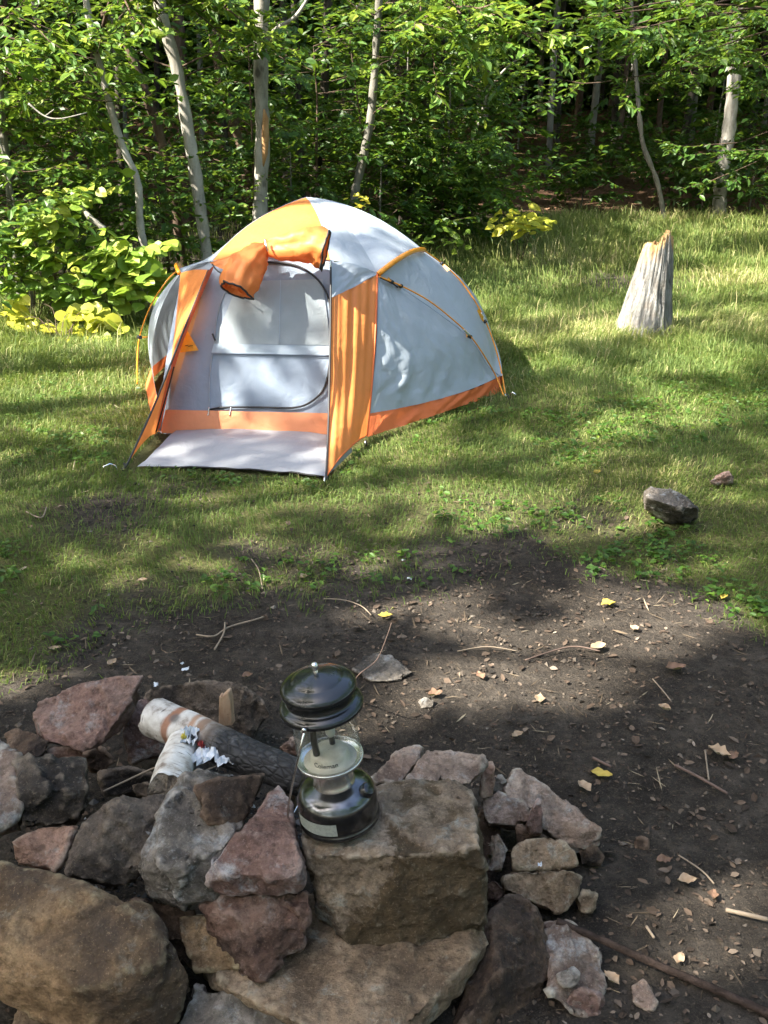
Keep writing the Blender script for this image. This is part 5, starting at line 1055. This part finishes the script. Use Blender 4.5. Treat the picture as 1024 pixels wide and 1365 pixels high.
# the lower growth along the edge of the wood, shrub by shrub
SHR = [  # label, px, py(top), Y, spread, leaf length, tint (low where shade is painted into deeper leaves), branches, material
 ('bushy sapling filling the far left edge above the big-leaved shrub', 15, 130, 8.3, 0.9, 0.091, 0.55, 26, 'leaf'),
 ('leafy sapling behind the thin crooked pale sapling', 120, 90, 9.3, 1, 0.091, 0.45, 26, 'leaf'),
 ('dense green shrub behind the big-leaved shrub at the left', 75, 240, 8.9, 0.8, 0.091, 0.40, 22, 'leaf'),
 ('leafy shrub between the two leaning left trees', 225, 200, 9.8, 1, 0.095, 0.16, 18, 'leaf'),
 ('shrub with fresh green tips right at the tent\'s left shoulder', 290, 270, 9.2, 0.5, 0.085, 0.62, 16, 'leaf'),
 ('tall leafy sapling in front of the reddish brown trunk', 310, 60, 10.2, 1.1, 0.098, 0.23, 19, 'leaf'),
 ('leafy shrub right behind the tent\'s orange roof', 395, 200, 10.6, 1, 0.098, 0.16, 18, 'leaf'),
 ('tall sapling full of leaves right of the scarred tree', 420, 60, 11, 1.1, 0.098, 0.23, 19, 'leaf'),
 ('leafy shrub behind the tent\'s grey roof', 490, 210, 11.2, 1, 0.098, 0.14, 18, 'leaf'),
 ('dense tall sapling left of the thick dark trunk', 505, 50, 11.6, 1.2, 0.104, 0.20, 21, 'leaf'),
 ('leafy sapling hiding the upper part of the thick dark trunk', 538, 30, 12.3, .8, 0.098, 0.40, 34, 'leaf'),
 ('dense bush right of the thick dark trunk', 585, 190, 12, 1, 0.091, 0.48, 34, 'leaf'),
 ('tall leafy sapling rising over the bush beside the path', 600, 40, 12.4, 1.3, 0.104, 0.45, 32, 'leaf'),
 ('small-leaved bush at the lawn edge right of the tent', 592, 245, 12.2, 0.75, 0.073, 0.52, 34, 'leaf'),
 ('low bush on the left bank of the woodland path', 625, 235, 13.6, 0.6, 0.073, 0.26, 14, 'leaf'),
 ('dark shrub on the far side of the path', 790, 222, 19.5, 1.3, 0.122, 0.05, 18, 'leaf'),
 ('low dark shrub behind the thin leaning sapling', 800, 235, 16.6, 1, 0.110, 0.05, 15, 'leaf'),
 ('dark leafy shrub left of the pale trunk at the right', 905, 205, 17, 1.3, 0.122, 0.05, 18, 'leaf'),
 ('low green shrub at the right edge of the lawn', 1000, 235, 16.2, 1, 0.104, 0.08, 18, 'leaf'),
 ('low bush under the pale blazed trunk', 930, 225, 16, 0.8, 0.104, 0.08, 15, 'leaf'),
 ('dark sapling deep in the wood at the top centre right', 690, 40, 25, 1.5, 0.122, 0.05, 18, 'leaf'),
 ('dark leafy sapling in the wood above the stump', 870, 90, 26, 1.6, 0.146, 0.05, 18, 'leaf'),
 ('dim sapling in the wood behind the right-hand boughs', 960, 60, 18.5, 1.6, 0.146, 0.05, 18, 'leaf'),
]
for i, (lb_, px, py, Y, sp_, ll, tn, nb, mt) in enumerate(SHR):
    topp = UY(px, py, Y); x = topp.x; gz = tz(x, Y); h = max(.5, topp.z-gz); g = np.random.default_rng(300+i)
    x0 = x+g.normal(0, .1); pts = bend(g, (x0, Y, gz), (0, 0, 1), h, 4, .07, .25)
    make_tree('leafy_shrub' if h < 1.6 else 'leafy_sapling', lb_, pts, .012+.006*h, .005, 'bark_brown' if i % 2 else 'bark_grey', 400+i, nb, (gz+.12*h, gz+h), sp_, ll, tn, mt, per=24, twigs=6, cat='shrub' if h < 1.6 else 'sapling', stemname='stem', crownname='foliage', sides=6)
# big-leaved shrub at the left
def bigleaf(label, spots, stemfoot, ll, wr, tint, leafm, seed, n=7, cat='shrub', name='broadleaf_shrub', spread=.14, flat=.35):
    g = np.random.default_rng(seed); b = foot(stemfoot); e = empty(name, b, label, cat); V, F = [], []; lv = Leaves()
    for (px, py, Y) in spots:
        tp_ = UY(px, py, Y); st_ = smoothpts([b+Vector((g.normal(0, .03), g.normal(0, .03), -.02)), b.lerp(tp_, .5)+Vector((g.normal(0, .05), g.normal(0, .05), .10)), tp_], 4); tube(st_, [.0035*(1-.6*i/8) for i in range(9)], 5, False, V, F)
        P = np.array(tp_)[None]+g.normal(0, spread*.35, (n, 3))*np.array([[1, .6, .55]]); a = g.uniform(0, 6.28, n); D = np.stack([np.cos(a), np.sin(a)*.8-.35, g.uniform(-.55, .15, n)], 1); N = np.array([[-.25, -.55, .8]])+g.normal(0, flat, (n, 3)); L = ll*g.uniform(.4, 1.12, n)
        lv.add(P, D, N, L, L*wr, np.clip(tint+g.normal(0, .2, n), 0, 1))
    pyobj('stems', V, F, M['bark_brown'], e)['kind'] = 'stuff'; link('foliage', lv.mesh('foliage', b, True), M[leafm], e); return e
bigleaf('shrub with very large round yellow-green leaves left of the tent', [(150, 320, 7.9), (170, 335, 7.8), (135, 345, 7.8), (190, 345, 7.8), (155, 355, 7.7), (180, 365, 7.7), (125, 362, 7.8), (205, 365, 7.8), (160, 330, 7.9), (145, 372, 7.7), (210, 375, 7.8), (185, 395, 7.7), (165, 385, 7.75), (195, 330, 7.9)], U(165, 425), .145, .44, .5, 'leaf_light', 51, 14, spread=.24)
bigleaf('yellow-green leafy shrub at the far left in sunlight', [(70, 262, 8.0), (60, 285, 7.9), (85, 290, 7.9), (95, 270, 8.0), (45, 290, 7.9), (75, 310, 7.8), (60, 330, 7.8), (95, 305, 7.9), (110, 255, 8.0), (130, 250, 8.1), (40, 310, 7.9), (65, 345, 7.8), (90, 335, 7.8), (30, 340, 7.9), (150, 250, 8.1)], U(70, 420), .12, .40, .6, 'leaf_light', 52, 13, spread=.3)
bigleaf('low plant with big yellow leaves at the foot of the left shrubs', [(20, 425, 7.5), (45, 440, 7.4), (75, 435, 7.4), (90, 445, 7.4), (110, 420, 7.5), (130, 415, 7.5), (115, 440, 7.4), (30, 405, 7.5), (140, 430, 7.45)], U(80, 458), .14, .44, .3, 'leaf_yellow', 53, 7, spread=.2)
bigleaf('green broad-leaved plant at the left edge under the yellow shrub', [(20, 350, 7.9), (40, 365, 7.8), (15, 380, 7.8), (60, 385, 7.7), (35, 395, 7.7), (85, 390, 7.8), (100, 400, 7.7)], U(45, 440), .12, .40, .25, 'leaf_light', 54, 12, spread=.25)
bigleaf('small seedling with glowing yellow leaves at the lawn edge behind the tent', [(675, 292, 10.8), (690, 285, 10.7), (705, 290, 10.7), (722, 293, 10.7), (697, 298, 10.7), (684, 300, 10.7), (712, 302, 10.6)], U(693, 352), .16, .26, .5, 'leaf_yellow', 55, 8, name='seedling', cat='seedling', spread=.2)
bigleaf('flowering goldenrod stem behind the tent roof', [(478, 262, 9.0), (476, 275, 9.0), (486, 268, 9.0)], foot(UY(480, 330, 9.0)), .05, .3, .8, 'leaf_yellow', 56, 9, name='goldenrod', cat='plant', spread=.1)
bigleaf('low leafy plant at the edge of the lawn right of the tent', [(585, 320, 10.6), (600, 312, 10.8), (615, 320, 10.6), (570, 325, 10.4)], U(592, 345), .10, .3, .35, 'leaf_light', 57, 10, name='leafy_plant', cat='plant', spread=.3)
# thin trunks deep in the wood: nothing tells them apart
g = np.random.default_rng(77); far = None
FARX = [(745, 22), (790, 24), (810, 27), (822, 25), (838, 29), (770, 31), (700, 30), (720, 36), (680, 27), (760, 38), (850, 33), (880, 24), (900, 30), (925, 26), (945, 35), (1005, 25), (1020, 31), (860, 38), (800, 37), (650, 26), (620, 22), (590, 19), (570, 25), (545, 20), (515, 18), (470, 21), (450, 17), (400, 16), (380, 20), (360, 15.5), (300, 15), (265, 17), (240, 14), (200, 15.5), (160, 14), (135, 17), (95, 14.5), (60, 13), (30, 15), (5, 13.5), (735, 20), (828, 21), (915, 20), (640, 33), (780, 45), (870, 47), (960, 44), (700, 46)]
proto = {}
for i, (px, Y) in enumerate(FARX):
    p = UY(px, 150, Y); x = p.x; gz = tz(x, Y); mt = ('bark_dark', 'bark_grey', 'bark_brown')[i % 3]
    if mt not in proto:
        pts = bend(g, (0, 0, -.1), (0, 0, 1), 9, 9, .03, .12); V, F = tube(smoothpts(pts, 3), [.085*(1-.45*j/27)*(1+.06*g.normal()) for j in range(28)], 8); me = bpy.data.meshes.new('trunk'); me.from_pydata([tuple(v) for v in V], [], F); me.polygons.foreach_set('use_smooth', [True]*len(me.polygons)); me.materials.append(M[mt]); proto[mt] = me
    e = empty('forest_tree', (x, Y, gz), 'thin straight dark trunk standing deep in the shaded wood', 'tree', 'thin trunks deep in the wood'); s = g.uniform(.55, 1.3)*(1 if px > 640 else .8); e.scale = (s, s, 1); e.rotation_euler = (0, R(g.normal(0, 2.5)), g.uniform(0, 6.28)); link('trunk', proto[mt], None, e)
# undergrowth and foliage far inside the wood, shade painted in by dark tints
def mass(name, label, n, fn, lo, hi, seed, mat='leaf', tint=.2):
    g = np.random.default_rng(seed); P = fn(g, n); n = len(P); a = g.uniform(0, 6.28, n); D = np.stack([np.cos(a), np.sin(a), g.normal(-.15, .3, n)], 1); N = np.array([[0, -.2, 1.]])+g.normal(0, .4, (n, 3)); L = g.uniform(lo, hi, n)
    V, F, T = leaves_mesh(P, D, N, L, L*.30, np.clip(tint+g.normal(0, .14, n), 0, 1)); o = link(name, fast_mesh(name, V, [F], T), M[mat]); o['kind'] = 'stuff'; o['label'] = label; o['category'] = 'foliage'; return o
def clumpy(g, n, xr, yr, zr, cs, nc):
    c = np.stack([g.uniform(*xr, nc), g.uniform(*yr, nc), g.uniform(*zr, nc)], 1); c[:, 2] += terr(c[:, 0], c[:, 1]); i = g.integers(0, nc, n); P = c[i]+g.normal(0, 1, (n, 3))*np.array([[cs, cs, cs*.35]]); P[:, 2] = np.maximum(P[:, 2], terr(P[:, 0], P[:, 1])+.02); return P
def under_left(g, n):                             # behind the edge line of the left wood
    P = clumpy(g, n*3, (-9, 2.0), (9.5, 22), (.05, 4.2), .42, 1500); ed = np.interp(P[:, 0], [-9, -2.9, -1.7, 0, 1.2, 2.2, 3.2], [8.5, 9.2, 10, 12.2, 13.6, 15.5, 18]); return P[P[:, 1] > ed+.4][:n]
mass('wood_undergrowth', 'dim leafy undergrowth inside the wood behind the tent', 24000, under_left, .09, .15, 91, tint=.06)  # low tint puts the wood's inner shade into the leaf colour
def under_right(g, n):
    P = np.concatenate([clumpy(g, n//2, (2, 16), (17.5, 30), (.05, .9), .5, 260), clumpy(g, n//2, (0, 20), (20, 36), (1.6, 5.0), .6, 300)]); pth = 2.2+.12*(P[:, 1]-15); return P[(np.abs(P[:, 0]-pth) > .8) | (P[:, 2]-terr(P[:, 0], P[:, 1]) > 1.5)]
mass('wood_undergrowth', 'dark leafy undergrowth under the trees right of the path', 8000, under_right, .10, .18, 92, tint=.05)  # leaf colour darkened to stand in for shade under the trees
def far_wall(g, n):
    P = clumpy(g, n, (-34, 46), (37, 60), (.1, 9), .9, 2600); return P
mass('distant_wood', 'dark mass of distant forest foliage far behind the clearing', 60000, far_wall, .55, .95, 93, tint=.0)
# roof of leaves over the wood
def far_roof(g, n):
    x = g.uniform(-22, 32, n); y = g.uniform(10.5, 58, n); z = g.uniform(4.8, 13, n); ed = np.interp(x, [-22, -3, 0, 2, 8, 32], [9, 10.5, 13.0, 15.0, 16.5, 17]); k_ = y > ed+.3*(z-5); P = np.stack([x, y, z+terr(x, y)*1.0], 1)[k_]
    f = in_fleck(P) & (g.uniform(0, 1, len(P)) < .8); return P[~f]
mass('forest_canopy', 'closed leaf canopy over the wood behind the clearing', 70000, far_roof, .50, .85, 94, tint=.3)
def ring_wood(g, n):
    P1 = clumpy(g, n//3, (9, 20), (-14, 17), (.3, 13), 1.1, 260); P2 = clumpy(g, n//3, (-18, 16), (-18, -9), (.3, 13), 1.1, 260); P3 = clumpy(g, n//3, (-24, -13.5), (-14, 16), (.3, 7.5), 1.0, 220); P = np.concatenate([P1, P2, P3]); ok = ~((P[:, 1] > 3) & (np.abs(P[:, 0]) < .40*P[:, 1]+2.5) & (P[:, 1] < 15)); return P[ok]
mass('surrounding_wood', 'wood standing round the clearing behind and beside the viewer', 21000, ring_wood, .45, .8, 95, tint=.3)
# canopy trees beyond the left edge of the picture: they shade the clearing
CT = [(-6.2, .6), (-8.5, 2.6), (-6.6, 4.6), (-9.5, 6.0), (-5.6, 8.2), (-7.4, -2.2), (-10.5, -.5), (-5.2, 11.0), (-8.4, 9.6), (-11.8, 3.6), (-5.0, -3.4), (-9.0, -5.0)]
g = np.random.default_rng(61); n = 135000
Q = np.stack([g.uniform(-4.5, 9, n), g.uniform(-.5, 17, n)], 1); Q = np.concatenate([Q, np.stack([g.uniform(-1.8, 2.6, 34000), g.uniform(.2, 3.3, 34000)], 1)]); PX = g.uniform(-12.5, -4.6, len(Q)); z = (Q[:, 0]-PX)*SUN.z/(-SUN.x); k_ = (z > 4.3) & (z < 17); Q, PX, z = Q[k_], PX[k_], z[k_]
P = np.stack([PX, Q[:, 1]+z*SUN.y/SUN.z, z], 1)
k_ = ~in_fleck(P) & (g.uniform(0, 1, len(P)) < (.45+.9*fnoise(P@su, P@sw, .8, 66))*np.interp(Q[:, 1], [2.3, 2.9, 4.6, 17], [1, .48, .30, .28])*np.where((np.hypot(Q[:, 0]+.4, Q[:, 1]-6.4) < 1.4), 1.35, 1)); P = P[k_]
d2 = np.stack([(P[:, 0]-x)**2+(P[:, 1]-y)**2 for x, y in CT]); who = d2.argmin(0)
for i, (x, y) in enumerate(CT):
    b = Vector((x, y, tz(x, y))); e = empty('shade_tree', b, 'tall leafy tree left of the clearing, beyond the edge of the picture', 'tree', 'shade trees beyond the left edge'); Pi = P[who == i]; hh = float(np.percentile(Pi[:, 2], 90)) if len(Pi) else 9
    pts = bend(g, b-Vector((0, 0, .1)), (0, 0, 1), hh, 8, .03, .15); V, F = tube(smoothpts(pts, 3), [.17*(1-.75*j/24) for j in range(25)], 10); sp = smoothpts(pts, 3)
    for j in range(14):
        if len(Pi) == 0: break
        tgt = Vector(Pi[g.integers(0, len(Pi))]); s0 = sp[min(24, max(8, int(24*min(.95, (tgt.z-1)/hh))))]; tube(smoothpts([s0, s0.lerp(tgt, .5)+Vector((0, 0, .3)), tgt], 4), [.045*(1-.85*q/8) for q in range(9)], 5, False, V, F)
    pyobj('trunk', V, F, M['bark_grey'], e)
    if len(Pi):
        m_ = len(Pi); a = g.uniform(0, 6.28, m_); D = np.stack([np.cos(a), np.sin(a), g.normal(-.1, .3, m_)], 1); N = np.array([tuple(SUN)])*.6+np.array([[0, 0, .5]])+g.normal(0, .45, (m_, 3)); L = g.uniform(.12, .20, m_); V, F, T = leaves_mesh(Pi-np.array(b), D, N, L, L*.33, np.clip(.4+g.normal(0, .2, m_), 0, 1)); link('crown', fast_mesh('crown', V, [F], T), M['leaf'], e)

# ================================================================== GRASS
def blades(name, label, seed, bands, tint0=0.0, mat='grass'):
    g = np.random.default_rng(seed); Ps, Hs, Ws, Ts, Ls = [], [], [], [], []
    for (y0, y1, n, hfun, wd, bw) in bands:
        hw = lambda yy: .40*yy+.7
        y = g.uniform(y0, y1, n); x = g.uniform(-1, 1, n)*hw(y); gm = gmask(x, y); 
        kk = (g.uniform(0, 1, n) < gm*(.35+1.1*fnoise(x, y, .22, seed+5, 3))) & ~in_poly(x, y, TENT_POLY) & ((x-STUMP.x)**2+(y-STUMP.y-.16)**2 > .19**2)
        for a, b, c in KEEP: kk &= ~((x-a)**2+(y-b-.04)**2 < (c*.75)**2)
        x, y = x[kk], y[kk]; m = len(x); h = hfun(x, y)*g.uniform(.45, 1.15, m); Ps.append(np.stack([x, y, terr(x, y)-.004], 1)); Hs.append(h); Ws.append(np.full(m, wd)*g.uniform(.7, 1.2, m)); Ls.append(np.full(m, bw))
        dry = fnoise(x, y, 1.1, 77, 3); Ts.append(np.clip(tint0+.26+.12*sstep(5.5, 8, y)+.55*(dry-.35)+g.normal(0, .13, m)+.45*(g.uniform(0, 1, m) < .07+.14*sstep(.5, .72, dry)), 0, 1))
    P, H, W, T, BW = [np.concatenate(a) for a in (Ps, Hs, Ws, Ts, Ls)]; n = len(P)
    wind = fnoise(P[:, 0], P[:, 1], .5, 88, 2)*12; a = wind+g.normal(0, .9, n); D = np.stack([np.cos(a), np.sin(a), 0*a], 1); s = g.uniform(0, 6.28, n); S = np.stack([np.cos(s), np.sin(s), 0*s], 1)*(W/2)[:, None]; Z = np.array([[0, 0, 1.]])
    k1 = (BW*g.uniform(.3, 1.3, n))[:, None]; H = H[:, None]
    mid = P+Z*H*.62*(1-.18*k1)+D*H*k1*.28; tip = P+Z*H*(1-.55*k1)+D*H*k1*.95
    V = np.stack([P-S, P+S, mid+S*.75, mid-S*.75, tip], 1).reshape(-1, 3); i = np.arange(n)[:, None]*5
    o = link(name, fast_mesh(name, V, [i+np.array([[0, 1, 2, 3]]), i+np.array([[3, 2, 4]])], np.repeat(T, 5)), M[mat]); o['kind'] = 'stuff'; o['label'] = label; o['category'] = 'grass'; return o
def hh_(x, y):
    b = .035+.02*fnoise(x, y, .4, 12)+.05*sstep(5.0, 7.5, y)+.09*sstep(9.5, 14, y)
    l = sstep(.6, 1.6, -x-.9)*sstep(4.6, 6, y); b = b+.075*l*fnoise(x, y, .5, 14)*1.6
    r = np.exp(-((x-STUMP.x-.1)/1.0)**2-((y-STUMP.y+.3)/.8)**2); return b+.09*r*fnoise(x, y, .3, 15)
blades('short_grass', 'trampled short grass of the clearing', 501, [(2.6, 4.2, 60000, hh_, .0035, .9), (4.2, 6.2, 110000, hh_, .0042, .8), (6.2, 9, 110000, hh_, .0055, .75), (9, 12.5, 80000, hh_, .0075, .7), (12.5, 17, 60000, hh_, .0105, .7)])
blades('tall_grass', 'tall pale grass stalks along the edge of the wood', 502, [(6.8, 12, 4500, lambda x, y: hh_(x, y)*1.9+.05, .005, .5), (11, 17, 9000, lambda x, y: .26+.12*fnoise(x, y, .8, 3), .008, .6)], .18)
# low broad-leaved weeds in the turf
g = np.random.default_rng(503); n = 5200; y = g.uniform(2.9, 6.4, n); x = g.uniform(-1, 1, n)*(.4*y+.4); gm = gmask(x, y); k_ = (g.uniform(0, 1, n) < gm*sstep(.42, .66, fnoise(x, y, .5, 91))) & ~in_poly(x, y, TENT_POLY); x, y = x[k_], y[k_]
rep = 5; x = np.repeat(x, rep)+g.normal(0, .016, len(x)*rep); y = np.repeat(y, rep)+g.normal(0, .016, len(y)*rep); n = len(x); k_ = ~in_poly(x, y, TENT_POLY); x, y = x[k_], y[k_]; n = len(x)
P = np.stack([x, y, terr(x, y)+g.uniform(.008, .035, n)], 1); a = g.uniform(0, 6.28, n); D = np.stack([np.cos(a), np.sin(a), g.normal(.1, .25, n)], 1); N = np.array([[0, 0, 1.]])+g.normal(0, .3, (n, 3)); L = g.uniform(.014, .034, n)
V, F, T = leaves_mesh(P, D, N, L, L*.33, np.clip(.42+g.normal(0, .18, n), 0, 1)); o = link('low_weeds', fast_mesh('low_weeds', V, [F], T), M['leaf']); o['kind'] = 'stuff'; o['label'] = 'low broad-leaved weeds growing in the turf before the tent'; o['category'] = 'weeds'
import sys
print('TRIS', sum(sum(len(p.vertices)-2 for p in m.polygons) if len(m.polygons) < 3000 else 2*len(m.polygons) for m in bpy.data.meshes))
